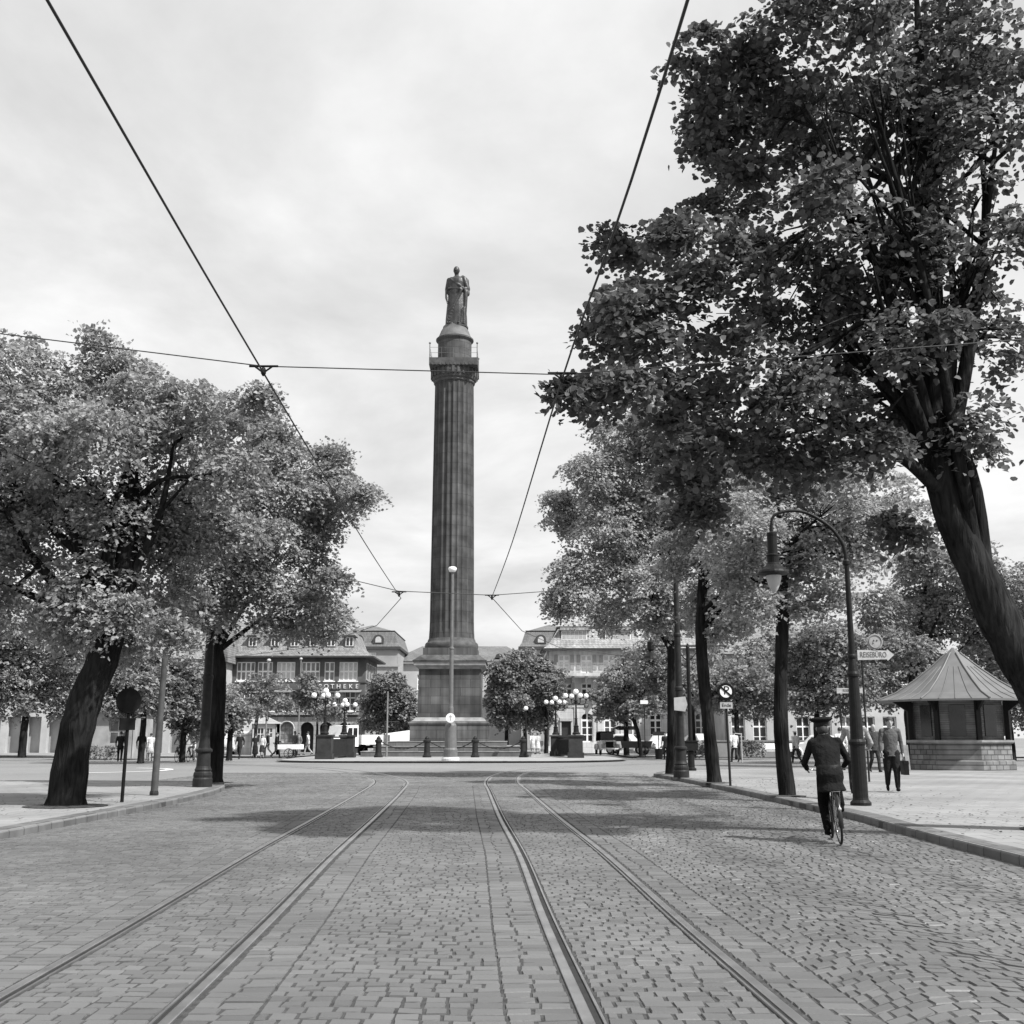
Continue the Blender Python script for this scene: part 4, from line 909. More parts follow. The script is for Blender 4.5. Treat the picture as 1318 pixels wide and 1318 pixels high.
# gooseneck lamp, near and far
def gooseneck(name, label, pts, base, lant_z, par=None, rb=.125):
    t = thing(name, base, 0, label, 'street lamp', 'gooseneck gas lamps')
    B = Vector(base); b = MB()
    b.lathe([(.2, 0), (.2, .05), (.155, .1), (.148, .14), (.142, 1.12), (.165, 1.16), (.165, 1.2), (.128, 1.25), (.10, 2.45), (.125, 2.47), (.125, 2.51), (.105, 2.56), (.068, 2.8), (.085, 2.83), (.085, 2.87), (.062, 2.9), (.048, 4.68), (.07, 4.7), (.07, 4.76), (.045, 4.8)], 18, smooth=False)
    b.build('post', M_iron, t)
    ar = catmull([Vector(p) - B for p in pts], 6); b = MB(); b.tube(ar, [.042 - .016 * i / (len(ar) - 1) for i in range(len(ar))], 8)
    e_ = ar[-1]; k = len(ar) // 2; q = ar[k]
    b.build('bracket_arm', M_iron, t)
    ln = thing('lantern', e_, 0); ln.parent = t
    b = MB(); b.lathe([(.03, .12), (.04, .0), (.105, -.03), (.105, -.08), (.10, -.1), (.10, -.46), (.13, -.48), (.13, -.5), (.12, -.52), (.11, -.64), (.13, -.66)], 18); b.build('ventilator', M_iron, ln)
    b = MB(); b.lathe([(.12, -.66), (.2, -.74), (.29, -.8), (.31, -.84), (.31, -.87), (.17, -.9)], 20, smooth=False); b.build('shade', M_iron, ln)
    b = MB(); b.lathe([(.155, -.89), (.15, -.95), (.12, -1.08), (.075, -1.18), (.03, -1.24)], 16, smooth=True); b.build('glass_bowl', mat('lamp_bowl_glass', .5, .15, .1, 3, 0, 0, .6), ln)
    return t
gooseneck('gooseneck_lamp', 'tall gooseneck gas lamp with hanging lantern on the right pavement', [(6.74, 22.3, 4.85), (6.72, 22.3, 5.1), (6.66, 22.3, 5.3), (6.44, 22.3, 5.6), (6.05, 22.3, 5.86), (5.72, 22.3, 5.93), (5.42, 22.3, 5.88), (5.28, 22.3, 5.76), (5.26, 22.3, 5.5)], (6.74, 22.3, .13), 5.4)
# horizontal-bracket lamp at the far corner
t = thing('bracket_lamp', (7.16, 45.8, .13), 0, 'slim black lamp post with horizontal bracket at the far right corner', 'street lamp')
b = MB(); b.lathe([(.2, 0), (.2, .08), (.14, .12), (.13, .72), (.11, .76), (.085, 1.2), (.075, 4.9), (.03, 5.05)], 14); b.build('post', M_iron, t)
b = MB(); b.bbox(-.26, .26, -.2, .2, .78, 1.12); b.bbox(-.29, .29, -.23, .23, 1.12, 1.17); b.build('switch_box', M_iron, t)
b = MB(); b.tube([(-1.3, 0, 4.95), (1.6, 0, 4.95)], .035, 8); b.tube([(-.6, 0, 4.93), (0, 0, 4.3)], .02, 6); b.tube([(.6, 0, 4.93), (0, 0, 4.3)], .02, 6); b.tube([(-1.3, 0, 4.95), (-1.48, 0, 5.02), (-1.5, 0, 5.3)], .03, 6); b.build('bracket_arm', M_iron, t)
ln = thing('lantern', (-1.5, 0, 5.15), 0); ln.parent = t
b = MB(); b.lathe([(.03, .1), (.06, .02), (.15, -.05), (.15, -.35), (.1, -.4), (.12, -.45)], 14); b.build('ventilator', M_iron, ln)
b = MB(); b.lathe([(.12, -.45), (.3, -.62), (.34, -.72), (.15, -.74)], 16); b.build('shade', M_iron, ln)
# tall mast in front of the monument with a round white sign
t = thing('lamp_mast', (-3.56, 66.3, .12), 0, 'tall slim mast with small lamp on top and round white sign before the column', 'mast')
b = MB(); b.lathe([(.52, 0), (.52, .1), (.46, .2)], 20); b.build('foot', mat('pale_foot', .55, .8, .1), t)
b = MB(); b.lathe([(.41, .2), (.41, .62), (.38, .68), (.35, .72), (.335, 2.0), (.3, 2.06), (.2, 2.2), (.17, 2.6), (.15, 3.0), (.13, 3.1), (.12, 6.4), (.15, 6.42), (.15, 6.5), (.10, 6.55), (.075, 11.0)], 18); b.build('pole', mat('mast_grey_paint', .13, .5, .15, 5), t)
b = MB(); b.lathe([(.08, 11.0), (.2, 11.03), (.26, 11.2), (.22, 11.3), (.08, 11.34)], 14, smooth=True); b.build('lamp_head', M_globe, t)
b = MB(); b.lathe([(.02, -.03), (.27, -.03), (.27, .03), (.02, .03)], 24); d = b.build('round_sign', M_white, t, (0, -.48, 2.42)); d.rotation_euler = (PI / 2, 0, 0)
b = MB(); b.prism([(-.03, -.16), (.03, -.16), (.03, .04), (.1, .04), (0, .17), (-.1, .04), (-.03, .04)], -.036, -.031); d2 = b.build('arrow_mark', mat('faded_mark', .35), t, (0, -.48, 2.42))
# bollards with chains round the monument
G_B = 'iron bollards round the monument'
LB = ['leftmost chain bollard before the monument steps', 'chain bollard left of the tall mast', 'chain bollard right of the tall mast', 'rightmost chain bollard before the monument steps']
bp = []
for i, px in enumerate((487, 549.5, 611.5, 673.5)):
    x, y = at(px, 970, 77.6).x, 77.6
    t = thing('bollard', (x, y, .12), 0, LB[i], 'bollard', G_B); bp.append((x, y))
    b = MB(); b.lathe([(.3, 0), (.3, .12), (.24, .16), (.21, .3), (.19, .95), (.23, 1.0), (.26, 1.06), (.26, 1.14), (.18, 1.2)], 14); b.build('post', M_iron2, t)
    b = MB(); b.lathe([(.14, 1.2), (.16, 1.27), (.06, 1.4), (.02, 1.42)], 12, smooth=True); b.build('finial', M_iron2, t)
for i in range(3):
    (xa, ya), (xb, yb) = bp[i], bp[i + 1]; b = MB(); pts = []
    for k in range(25): q = k / 24; pts.append((xa + (xb - xa) * q, ya - .02, 1.3 - .62 * 4 * q * (1 - q)))
    for k in range(24): b.tube([pts[k], pts[k + 1]], .028 if k % 2 else .045, 5)
    tag(b.build('chain', M_iron2), ['drooping chain between the two left bollards', 'drooping chain behind the tall mast', 'drooping chain between the two right bollards'][i], 'chain', 'chains round the monument')
# candelabras on railed enclosures
def candelabra(label, x, y, z, h, arms=4, sc=1.0):
    t = thing('candelabra', (x, y, z), .35, label, 'street lamp', 'many armed globe lamps')
    k = sc
    b = MB(); b.lathe([(.28 * k, 0), (.28 * k, .1), (.2 * k, .18), (.16 * k, .5), (.2 * k, .55), (.11 * k, .62), (.09 * k, 1.0), (.12 * k, 1.04), (.07 * k, 1.1), (.055 * k, h - .55), (.1 * k, h - .5), (.14 * k, h - .42), (.06 * k, h - .3), (.05 * k, h - .02), (.09 * k, h)], 14); b.build('post', M_iron, t)
    g = MB(); g.sphere((0, 0, h + .17 * k), .2 * k, 14); g.build('globe', M_globe, t)
    for a in range(arms):
        an = 2 * PI * a / arms; c, s = math.cos(an), math.sin(an); b = MB(); R = .78 * k
        b.tube(catmull([(.05 * c, .05 * s, h - .5), (.35 * k * c, .35 * k * s, h - .68), (R * .9 * c, R * .9 * s, h - .6), (R * c, R * s, h - .34)], 5), .03, 6)
        b.lathe([(.03, h - .38), (.1, h - .32), (.1, h - .29)], 8, (R * c, R * s, 0)); ar = b.build('arm', M_iron, t)
        g = MB(); g.sphere((R * c, R * s, h - .11), .18 * k, 14); g.build('globe', M_globe, ar)
    return t
def enclosure(label, x0, y0, x1, y1, hh=1.38):
    """railed stair enclosure: two stone piers joined by an iron balustrade"""
    t = thing('stair_enclosure', ((x0 + x1) / 2, (y0 + y1) / 2, .12), 0, label, 'enclosure', 'railed enclosures of underground stairs')
    ax, ay = (x1 - x0) / 2, (y1 - y0) / 2
    for s_ in (-1, 1):
        b = MB(); b.box((s_ * ax, s_ * ay, hh / 2 + .17), (.9, .9, hh - .34)); b.box((s_ * ax, s_ * ay, .17), (1.05, 1.05, .34)); b.box((s_ * ax, s_ * ay, hh + .05), (1.05, 1.05, .1)); b.build('pier', mat('pier_iron', .03, .7, .3, 3, .2), t)
    for dd in (0, 1.6):
        b = MB(); L = math.hypot(2 * ax, 2 * ay); n_ = int(L / .16)
        for k in range(n_ + 1):
            q = k / n_; p = Vector((-ax + 2 * ax * q, -ay + 2 * ay * q + dd, 0)); b.tube([p + Vector((0, 0, .1)), p + Vector((0, 0, hh - .2))], .045, 5)
        for z in (.12, hh - .2, hh - .05): b.tube([(-ax, -ay + dd, z), (ax, ay + dd, z)], .055, 6)
        b.build('balustrade', M_iron2, t)
    return t
eL = enclosure('dark railed stair enclosure left of the monument', at(418, 970, 71).x, 71, at(447, 970, 77).x, 77)
eR = enclosure('dark railed stair enclosure right of the monument', at(741, 970, 75.8).x, 75.8, at(717, 970, 83).x, 83)
candelabra('globe candelabra nearest the viewer on the left stair enclosure', at(417, 970, 71).x, 71, 1.62, 2.5, 4, .95)
candelabra('dark globe candelabra on the far pier of the left stair enclosure', at(449, 970, 79.5).x, 77, 1.62, 2.1, 4, .9)
candelabra('taller looking globe candelabra on the right stair enclosure', at(742, 970, 75.8).x, 75.8, 1.62, 2.65, 4, .95)
candelabra('globe candelabra on the far pier of the right stair enclosure', at(715.5, 970, 83).x, 83, 1.62, 2.45, 4, .95)
t = thing('globe_lamp', (at(677, 970, 79).x, 79, .12), 0, 'single globe lamp on a short post beside the rightmost bollard', 'street lamp')
b = MB(); b.lathe([(.2, 0), (.2, .1), (.1, .2), (.07, .8), (.05, 3.1), (.1, 3.15)], 12); b.build('post', M_iron, t); b = MB(); b.sphere((0, 0, 3.3), .16, 14); b.build('globe', M_globe, t)
# thin poles
def pole(label, px, Y, ytop, r=.07, ybase=970, m=None, cap=True, lean=0.0):
    x = at(px, ybase, Y).x; zt = at(px, ytop, Y).z; z0 = .11
    t = thing('flag_pole', (x, Y, z0), 0, label, 'pole', 'slim poles on the square')
    b = MB(); b.tube([(0, 0, 0), (lean, 0, zt - z0)], [r, r * .7], 10); b.build('shaft', m or M_iron2, t)
    if cap: b = MB(); b.sphere((lean, 0, zt - z0), r * 2.2, 10, 0, (1, 1, .8)); b.build('knob', M_cream, t)
M_pg = mat('pole_grey', .2, .6)
pole('slim pale pole in front of the pharmacy left half', 341, 86, 850, .075, m=M_pg)
pole('slim pole in front of the pharmacy middle', 383, 90, 848, .06, m=M_pg)
pole('slim pole in front of the round tree left of the pedestal', 497.5, 79, 890, .07, m=M_pg, cap=False)
# slim leaning pole and back of a sign on the left pavement
t = thing('slim_pole', (-8.12, 26.14, .13), 0, 'slim tall pole between sign back and thick mast on the left pavement', 'pole')
b = MB(); b.tube([(0, 0, 0), (.05, 0, 2.6), (.1, 0, 5.2)], [.085, .07, .055], 10); b.build('shaft', mat('pole_brown_grey', .07, .7, .3, 5), t)
b = MB(); b.lathe([(.1, 0), (.1, .05), (.086, .1)], 10); b.build('foot', M_iron2, t)
t = thing('road_sign', (-7.89, 23.34, .13), 0, 'round road sign seen from behind as a dark disc on the left pavement', 'sign')
b = MB(); b.tube([(0, 0, 0), (.02, 0, 2.3)], .037, 8); b.build('post', M_black, t)
b = MB(); b.lathe([(.01, -.012), (.25, -.012), (.26, 0), (.25, .012), (.01, .012)], 28); d = b.build('disc', M_black, t, (.02, -.05, 2.02)); d.rotation_euler = (PI / 2, 0, .6)
b = MB(); b.bbox(-.16, .16, -.012, .012, -.12, .12); d = b.build('plate', M_black, t, (.02, -.05, 1.55)); d.rotation_euler = (0, 0, .6)
# no-parking sign
t = thing('road_sign', (5.91, 31.14, .13), 0, 'round no parking sign with struck out P and small plate on the right pavement', 'sign')
b = MB(); b.tube([(0, 0, 0), (-.04, 0, 2.75)], .034, 8); b.build('post', M_iron2, t)
b = MB(); b.lathe([(.01, -.01), (.232, -.01), (.24, 0), (.232, .01), (.01, .01)], 32); d = b.build('disc', M_black, t, (-.04, -.055, 2.52)); d.rotation_euler = (PI / 2, 0, 0)
b = MB(); b.lathe([(.005, 0), (.165, 0), (.165, .004), (.005, .004)], 32); d = b.build('sign_face', M_white, t, (-.04, -.067, 2.52)); d.rotation_euler = (PI / 2, 0, 0)
text_obj('letter', 'P', .33, M_black, t, (-.03, -.074, 2.54), (PI / 2, 0, 0), .002)
b = MB(); b.box((0, 0, 0), (.38, .006, .05)); d = b.build('slash', M_black, t, (-.04, -.079, 2.52)); d.rotation_euler = (0, R_(42), 0)
b = MB(); b.bbox(-.17, .17, -.01, .01, -.085, .085); d = b.build('plate', mat('plate_grey', .4, .6), t, (-.04, -.055, 2.145))
text_obj('lettering', 'Ende', .13, M_black, t, (-.04, -.068, 2.145), (PI / 2, 0, 0), .002)
# advertising arrow signs with round emblem
def arrow_sign(label, x, y, zc, L, hh, R, words):
    t = thing('arrow_sign', (x, y, .13), 0, label, 'sign', 'arrow signs with round emblems'); z = zc - .13
    b = MB(); b.tube([(-L / 2 + .14, .04, 0), (-L / 2 + .14, .04, z + hh)], .03, 8); b.build('post', M_iron2, t)
    b = MB(); h = hh / 2; b.prism([(-L / 2, z - h), (L / 2 - .22, z - h * .85), (L / 2 - .2, z - h * 1.15), (L / 2, z), (L / 2 - .2, z + h * 1.15), (L / 2 - .22, z + h * .85), (-L / 2, z + h)], -.02, .01); b.build('arrow_board', mat('sign_grey_white', .42, .6, .15, 8), t)
    text_obj('lettering', words, hh * .74, mat('sign_letters', .1, .6), t, (-.08, -.026, z), (PI / 2, 0, 0), .002).scale = (.72, 1, 1)
    b = MB(); b.lathe([(.01, -.02), (R, -.02), (R, .02), (.01, .02)], 28); d = b.build('emblem', mat('emblem_pale', .3, .6, .2, 9), t, (0, -.02, z + hh * .55 + R)); d.rotation_euler = (PI / 2, 0, 0)
    b = MB(); b.torus((0, 0, 0), R * .82, R * .07, 'y', 28, 6, 0)
    for a, q in ((.6, .3), (.6 + PI, .3), (2.4, .22)): b.sphere((R * q * math.cos(a), 0, R * q * math.sin(a)), R * .1, 8)
    b.build('emblem_ring', mat('emblem_grey', .2, .6), t, (0, -.045, z + hh * .55 + R)); return t
arrow_sign('large white arrow sign lettered REISEBÜRO with round emblem right of the gooseneck lamp', at(1127, 843, 34).x, 34, at(1127, 843, 34).z, 47 * mpp(34), 13 * mpp(34), 10 * mpp(34), 'REISEBÜRO')
arrow_sign('smaller farther white arrow sign crossing behind the gooseneck lamp post', at(1096, 889, 52).x, 52, at(1096, 889, 52).z, 38 * mpp(52), 7 * mpp(52), 5.5 * mpp(52), 'REISEBÜRO')
b = MB(); x = at(806, 937, 87.4).x; z = at(806, 937, 87.4).z
b.prism([(x - .95, z), (x - .6, z + .16), (x + .9, z + .13), (x + .9, z - .13), (x - .6, z - .16)], 87.55, 87.6)
tag(b.build('arrow_board', M_iron2), 'dark arrow board fixed to the tree trunk before the stone building', 'sign')
t = thing('street_name_sign', (at(829, 905, 80).x, 80, .1), 0, 'small white plate on a post among the leaves before the stone building', 'sign'); z = at(829, 905, 80).z
b = MB(); b.tube([(0, 0, 0), (0, 0, z)], .03, 6); b.build('post', M_iron2, t); b = MB(); b.bbox(-.27, .27, -.06, -.035, z - .16, z + .1); b.build('plate', M_white, t)
t = thing('litter_bin', (at(848, 965, 72).x, 72, .1), 0, 'small dark litter bin with short signpost beside the man near the farthest trunk', 'bin')
b = MB(); b.lathe([(.22, 0), (.26, .6), (.28, .62), (.25, .64)], 14); b.build('bin', M_black, t); b = MB(); b.tube([(0, 0, .6), (0, 0, 1.75)], .03, 6); b.bbox(-.35, .35, -.02, .02, 1.45, 1.7); b.build('signpost', M_iron2, t)
# telephone kiosk before the pharmacy and stone plinth wall
t = thing('telephone_kiosk', (at(341, 970, 90).x, 90, .1), 0, 'small pale telephone kiosk with pyramid roof before the pharmacy', 'kiosk')
b = MB(); ops = [(-.55, .0, 1.1, 2.1), (.18, .7, 1.3, 2.1)]; facade(b, -.95, .95, 0, 2.4, -.7, ops, .1); b.bbox(-.95, -.9, -.7, .7, 0, 2.4); b.bbox(.9, .95, -.7, .7, 0, 2.4); b.bbox(-.95, .95, -.5, .7, 0, 2.4); b.build('cabin', mat('kiosk_pale', .5, .7, .12, 2), t)
for o in ops: window(t, o, -.7, 2, 2, M_white, .05, .1, bw_=.02, sill=False)
b = MB(); b.add([(-1.15, -.9, 2.4), (1.15, -.9, 2.4), (1.15, .9, 2.4), (-1.15, .9, 2.4), (0, 0, 3.0)], [(0, 1, 4), (1, 2, 4), (2, 3, 4), (3, 0, 4), (3, 2, 1, 0)]); b.build('roof', mat('kiosk_roof', .3, .7), t)
t = thing('stone_pedestal', (at(316, 970, 92).x, 92, .1), 0, 'broad pale stone pedestal left of the telephone kiosk', 'pedestal')
sq_lathe([(1.0, 0), (1.0, 1.5), (1.12, 1.6), (1.12, 1.72), (.9, 1.8), (.85, 3.0), (.95, 3.1), (.9, 3.2)]).build('block', M_pale, t)

# shelter kiosk at the right edge
KX, KY = at(1236, 960, 48).x, 48.0
t = thing('refreshment_kiosk', (KX, KY, .13), R_(22.5), 'octagonal stone kiosk with wide flared roof at the right edge', 'kiosk')
b = MB(); b.lathe([(2.25, 0), (2.25, .35), (2.12, .4), (2.12, 1.05)], 8); b.build('base_wall', brickmat('kiosk_rubble', .22, .15, .08, .35, .2, .02, .9, 'xz', .35, 0, .8, vscale=2), t)
b = MB(); b.lathe([(2.2, 1.05), (2.25, 1.1), (2.25, 1.18), (2.0, 1.2)], 8); b.build('sill', M_ledge, t)
b = MB(); b.lathe([(1.85, 1.18), (1.85, 2.9)], 8); b.build('upper_wall', brickmat('kiosk_brick', .20, .14, .09, .25, .09, .01, .9, 'xz', .35, 0, .5, vscale=2), t)
for k in range(8):
    a = 2 * PI * k / 8 + PI / 8; b = MB(); b.bbox(-.09, .09, -.09, .09, 1.18, 2.85); b.prism([(.0, 2.3), (.8, 2.85), (0, 2.85)], -.05, .05); o = b.build('post', M_iron, t, (2.05 * math.cos(a), 2.05 * math.sin(a), 0)); o.rotation_euler = (0, 0, a)
for k in range(8):
    a = 2 * PI * k / 8 + PI / 4; b = MB(); b.bbox(1.72, 1.76, -.3, .3, 1.35, 2.6); o = b.build('window', M_glass, t); o.rotation_euler = (0, 0, a)
b = MB(); b.lathe([(3.15, 2.78), (3.35, 2.74), (3.35, 2.82), (2.6, 3.1), (1.8, 3.6), (1.0, 4.2), (.3, 4.8), (.05, 5.05)], 8)
for k in range(8):
    a = 2 * PI * (k + .5) / 8; b.tube([(r * math.cos(a), r * math.sin(a), z + .02) for r, z in ((3.35, 2.82), (2.6, 3.1), (1.8, 3.6), (1.0, 4.2), (.3, 4.8))], .04, 5)
    for j in (.25, .5, .75):
        a2 = 2 * PI * (k + .5 + j) / 8; f_ = math.cos(PI / 8) / math.cos((j - .5) * PI / 4)
        b.tube([(r * f_ * math.cos(a2), r * f_ * math.sin(a2), z + .01) for r, z in ((3.35, 2.82), (2.6, 3.1), (1.8, 3.6), (1.0, 4.2))], .02, 4)
b.build('roof', mat('zinc_roof', .15, .5, .15, 1.5, 0, .2), t)
b = MB(); b.box((0, 0, 0), (.62, .03, 1.0), 0, 0, 1, R_(-8)); o = b.build('notice_board', mat('notice_board_grey', .22, .8, .3, 5), None, (at(1160, 972, 45.6).x, 45.6, .63)); tag(o, 'grey board leaning against the kiosk base wall', 'board')
# bench / white low wall under right trees
t = thing('park_bench', (at(1000, 960, 77).x, 77, .1), 0, 'white park bench right of the clipped hedge', 'bench')
b = MB(); b.bbox(-1.1, 1.1, -.25, .25, .42, .47); b.build('seat', M_white, t); b = MB(); b.bbox(-1.1, 1.1, .25, .3, .55, .95); b.build('backrest', M_white, t)
for s_ in (-.95, .95): b = MB(); b.bbox(s_ - .04, s_ + .04, -.22, .28, 0, .42); b.build('leg', M_iron2, t)
t = thing('goods_frame', (at(955, 970, 66).x, 66, .02), 0, 'thin white upright frame beside the man in the white shirt', 'frame')
b = MB(); b.tube([(0, 0, 0), (0, 0, 1.65)], .035, 6); b.tube([(0, 0, 1.6), (-.5, 0, 1.65)], .03, 6); b.build('bar', M_cream, t)

# ------------------------------------------------------------------ overhead wires
def wire(label, pts, r, grp, sag=0.0):
    b = MB(); b.tube(pts, r, 6); return tag(b.build('overhead_wire', M_wire), label, 'wire', grp)
WL_ = catmull([(-2.3, -6, 5.66), (-2.74, 6.6, 5.62), (-2.93, 12.6, 5.62), (-3.2, 24, 5.56), (-3.42, 34.3, 5.62)], 6)
wire('trolley wire over the left tram track', WL_, .0115, 'trolley wires')
wire('trolley wire bending away left toward the pharmacy', [(-3.42, 34.3, 5.62), (-5.15, 42.6, 5.6), (-9.5, 53, 5.6), (-20, 66, 5.6), (-45, 80, 5.6)], .013, 'trolley wires')
WR_ = catmull([(1.5, -6, 5.66), (.99, 6.6, 5.62), (.6, 12.85, 5.62), (0, 24, 5.56), (-.62, 34.1, 5.62)], 6)
wire('trolley wire over the right tram track', WR_, .0115, 'trolley wires')
wire('trolley wire bending away right toward the stone building', [(-.62, 34.1, 5.62), (.4, 44.8, 5.6), (2.2, 53, 5.6), (9, 64, 5.6), (30, 71, 5.6)], .013, 'trolley wires')
wire('near span wire crossing high above both tracks', [(-13, 12.6, 7.0), (-4.72, 12.6, 5.93), (-2.93, 12.6, 5.7), (.6, 12.85, 5.68), (9, 13, 6.4)], .007, 'span wires')
wire('far span wire stretched between the two thick masts', [(-8.25, 30.65, 6.6), (-3.42, 33.6, 5.75), (-.62, 34.6, 5.75), (5.57, 37.78, 6.6)], .012, 'span wires')
for lab, (x, y, z), s_ in (('trolley wire hanger of the near span over the left track', (-2.93, 12.6, 5.68), 1), ('trolley wire hanger of the near span over the right track', (.6, 12.85, 5.68), 1), ('trolley wire hanger of the far span over the left track', (-3.42, 33.7, 5.72), 1.3), ('trolley wire hanger of the far span over the right track', (-.62, 34.5, 5.72), 1.3)):
    b = MB(); b.tube([(-.17 * s_, 0, .02), (.17 * s_, 0, .02)], .014 * s_, 8); b.tube([(-.1 * s_, 0, .015), (0, 0, -.06 * s_)], .012 * s_, 6); b.tube([(.1 * s_, 0, .015), (0, 0, -.06 * s_)], .012 * s_, 6); b.lathe([(.012 * s_, -.1 * s_), (.03 * s_, -.07 * s_), (.032 * s_, -.03 * s_), (.02 * s_, 0)], 10)
    tag(b.build('wire_hanger', M_black, None, (x, y, z)), lab, 'hanger', 'wire hangers')
# ------------------------------------------------------------------ people
def cap_mesh(mb, p0, r0, p1, r1, n=10, mi=0):
    p0, p1 = Vector(p0), Vector(p1); d = (p1 - p0); L = d.length; d.normalize()
    pts, rad = [], []
    for k in range(5): a = PI / 2 * k / 4.0; pts.append(p0 - d * r0 * math.cos(a)); rad.append(max(r0 * math.sin(a), .001))
    for k in range(4, -1, -1): a = PI / 2 * k / 4.0; pts.append(p1 + d * r1 * math.cos(a)); rad.append(max(r1 * math.sin(a), .001))
    mb.tube(pts, rad, n, mi)
def loft_mesh(mb, rings, n=16, mi=0):
    vs = []; 
    for x, y, z, rx, ry in rings:
        for k in range(n): t = 2 * PI * k / n; vs.append((x + rx * math.cos(t), y + ry * math.sin(t), z))
    m = len(rings)
    fs = [(i * n + k, i * n + (k + 1) % n, (i + 1) * n + (k + 1) % n, (i + 1) * n + k) for i in range(m - 1) for k in range(n)]
    mb.add(vs, fs + [tuple(range(n))[::-1], tuple(range((m - 1) * n, m * n))], mi)
def bake_body(name, prims, mats, vox, parent, extra=None, smooth=2):
    """union of limb and torso volumes, re-skinned as one continuous surface; tone of each face from the nearest volume"""
    mb = MB()
    for p in prims:
        if p[0] == 'cap': cap_mesh(mb, *p[1:5])
        elif p[0] == 'loft': loft_mesh(mb, p[1])
        elif p[0] == 'ell': mb.sphere(p[1], 1, 14, 0, p[2])
    o = mb.build('tmp', mats[0]); md = o.modifiers.new('r', 'REMESH'); md.mode = 'VOXEL'; md.voxel_size = vox
    if smooth: ms = o.modifiers.new('s', 'SMOOTH'); ms.iterations = smooth; ms.factor = .5
    dg = bpy.context.evaluated_depsgraph_get(); me = bpy.data.meshes.new_from_object(o.evaluated_get(dg)); bpy.data.objects.remove(o)
    nf = len(me.polygons); cen = np.empty(nf * 3, np.float32); me.polygons.foreach_get('center', cen); cen = cen.reshape(-1, 3)
    best = np.full(nf, 1e9); idx = np.zeros(nf, np.int32)
    for p in prims:
        mi = p[-1]
        if p[0] == 'cap':
            a, r0, c, r1 = np.array(p[1]), p[2], np.array(p[3]), p[4]; ab = c - a; t = np.clip(((cen - a) @ ab) / max(ab @ ab, 1e-9), 0, 1)
            d = np.linalg.norm(cen - a - t[:, None] * ab, axis=1) - (r0 + (r1 - r0) * t)
        elif p[0] == 'ell':
            q = (cen - np.array(p[1])) / np.array(p[2]); d = (np.linalg.norm(q, axis=1) - 1) * min(p[2])
        else:
            R = np.array(p[1]); d = np.full(nf, 1e9)
            for i in range(len(R) - 1):
                z0, z1 = R[i, 2], R[i + 1, 2]; t = np.clip((cen[:, 2] - z0) / (z1 - z0 + 1e-9), 0, 1)
                c = R[i] + (R[i + 1] - R[i]) * t[:, None]
                e_ = (np.sqrt(((cen[:, 0] - c[:, 0]) / c[:, 3]) ** 2 + ((cen[:, 1] - c[:, 1]) / c[:, 4]) ** 2) - 1) * np.minimum(c[:, 3], c[:, 4])
                e_ = np.maximum(e_, np.abs(cen[:, 2] - c[:, 2])); d = np.minimum(d, e_)
        k = d < best; best[k] = d[k]; idx[k] = mi
    me.materials.clear()
    for m in mats: me.materials.append(m)
    me.polygons.foreach_set('material_index', idx); me.polygons.foreach_set('use_smooth', np.ones(nf, bool)); me.name = name; me.update()
    if extra and extra.v:
        import bmesh
        bm = bmesh.new(); bm.from_mesh(me); b2 = bpy.data.meshes.new('x'); b2.from_pydata(extra.v, [], extra.f)
        b2.polygons.foreach_set('material_index', extra.m); b2.polygons.foreach_set('use_smooth', [True] * len(extra.f)); bm.from_mesh(b2); bm.to_mesh(me); bm.free(); me.update()
    ob = bpy.data.objects.new(name, me); COL.objects.link(ob)
    if parent: ob.parent = parent
    return ob
def hand(mb, wrist, elbow, side, mi, curl=.6, k=1.0):
    """palm, four unequal bent fingers and a thumb"""
    w = Vector(wrist); d = (w - Vector(elbow)).normalized(); s = Vector((0, 1, 0)); s = (s - d * s.dot(d)).normalized(); n = d.cross(s) * side
    for j in range(3): cap_mesh(mb, w + s * (j - 1) * .022 * k, .02 * k, w + d * .085 * k + s * (j - 1) * .024 * k, .018 * k, 6, mi)
    for j, L in enumerate((.034, .04, .037, .029)):
        b_ = w + d * .09 * k + s * (1.5 - j) * .02 * k; m = b_ + (d - n * curl * .6) * L * k; e_ = m + (d * .5 - n * curl) * L * .8 * k
        cap_mesh(mb, b_, .0095 * k, m, .009 * k, 6, mi); cap_mesh(mb, m, .009 * k, e_, .0075 * k, 6, mi)
    t0 = w + d * .02 * k + s * .03 * k; t1 = t0 + (d * .6 + s * .7 - n * .3) * .045 * k; cap_mesh(mb, t0, .013 * k, t1, .011 * k, 6, mi); cap_mesh(mb, t1, .011 * k, t1 + (d - n * .4) * .03 * k, .008 * k, 6, mi)
TONE = {}
def cloth(g):
    k = round(g, 3)
    if k not in TONE: TONE[k] = mat('cloth_tone_%d' % int(k * 1000), k, .9, .3, 5, .8, 0, .1, bscale=11)
    return TONE[k]
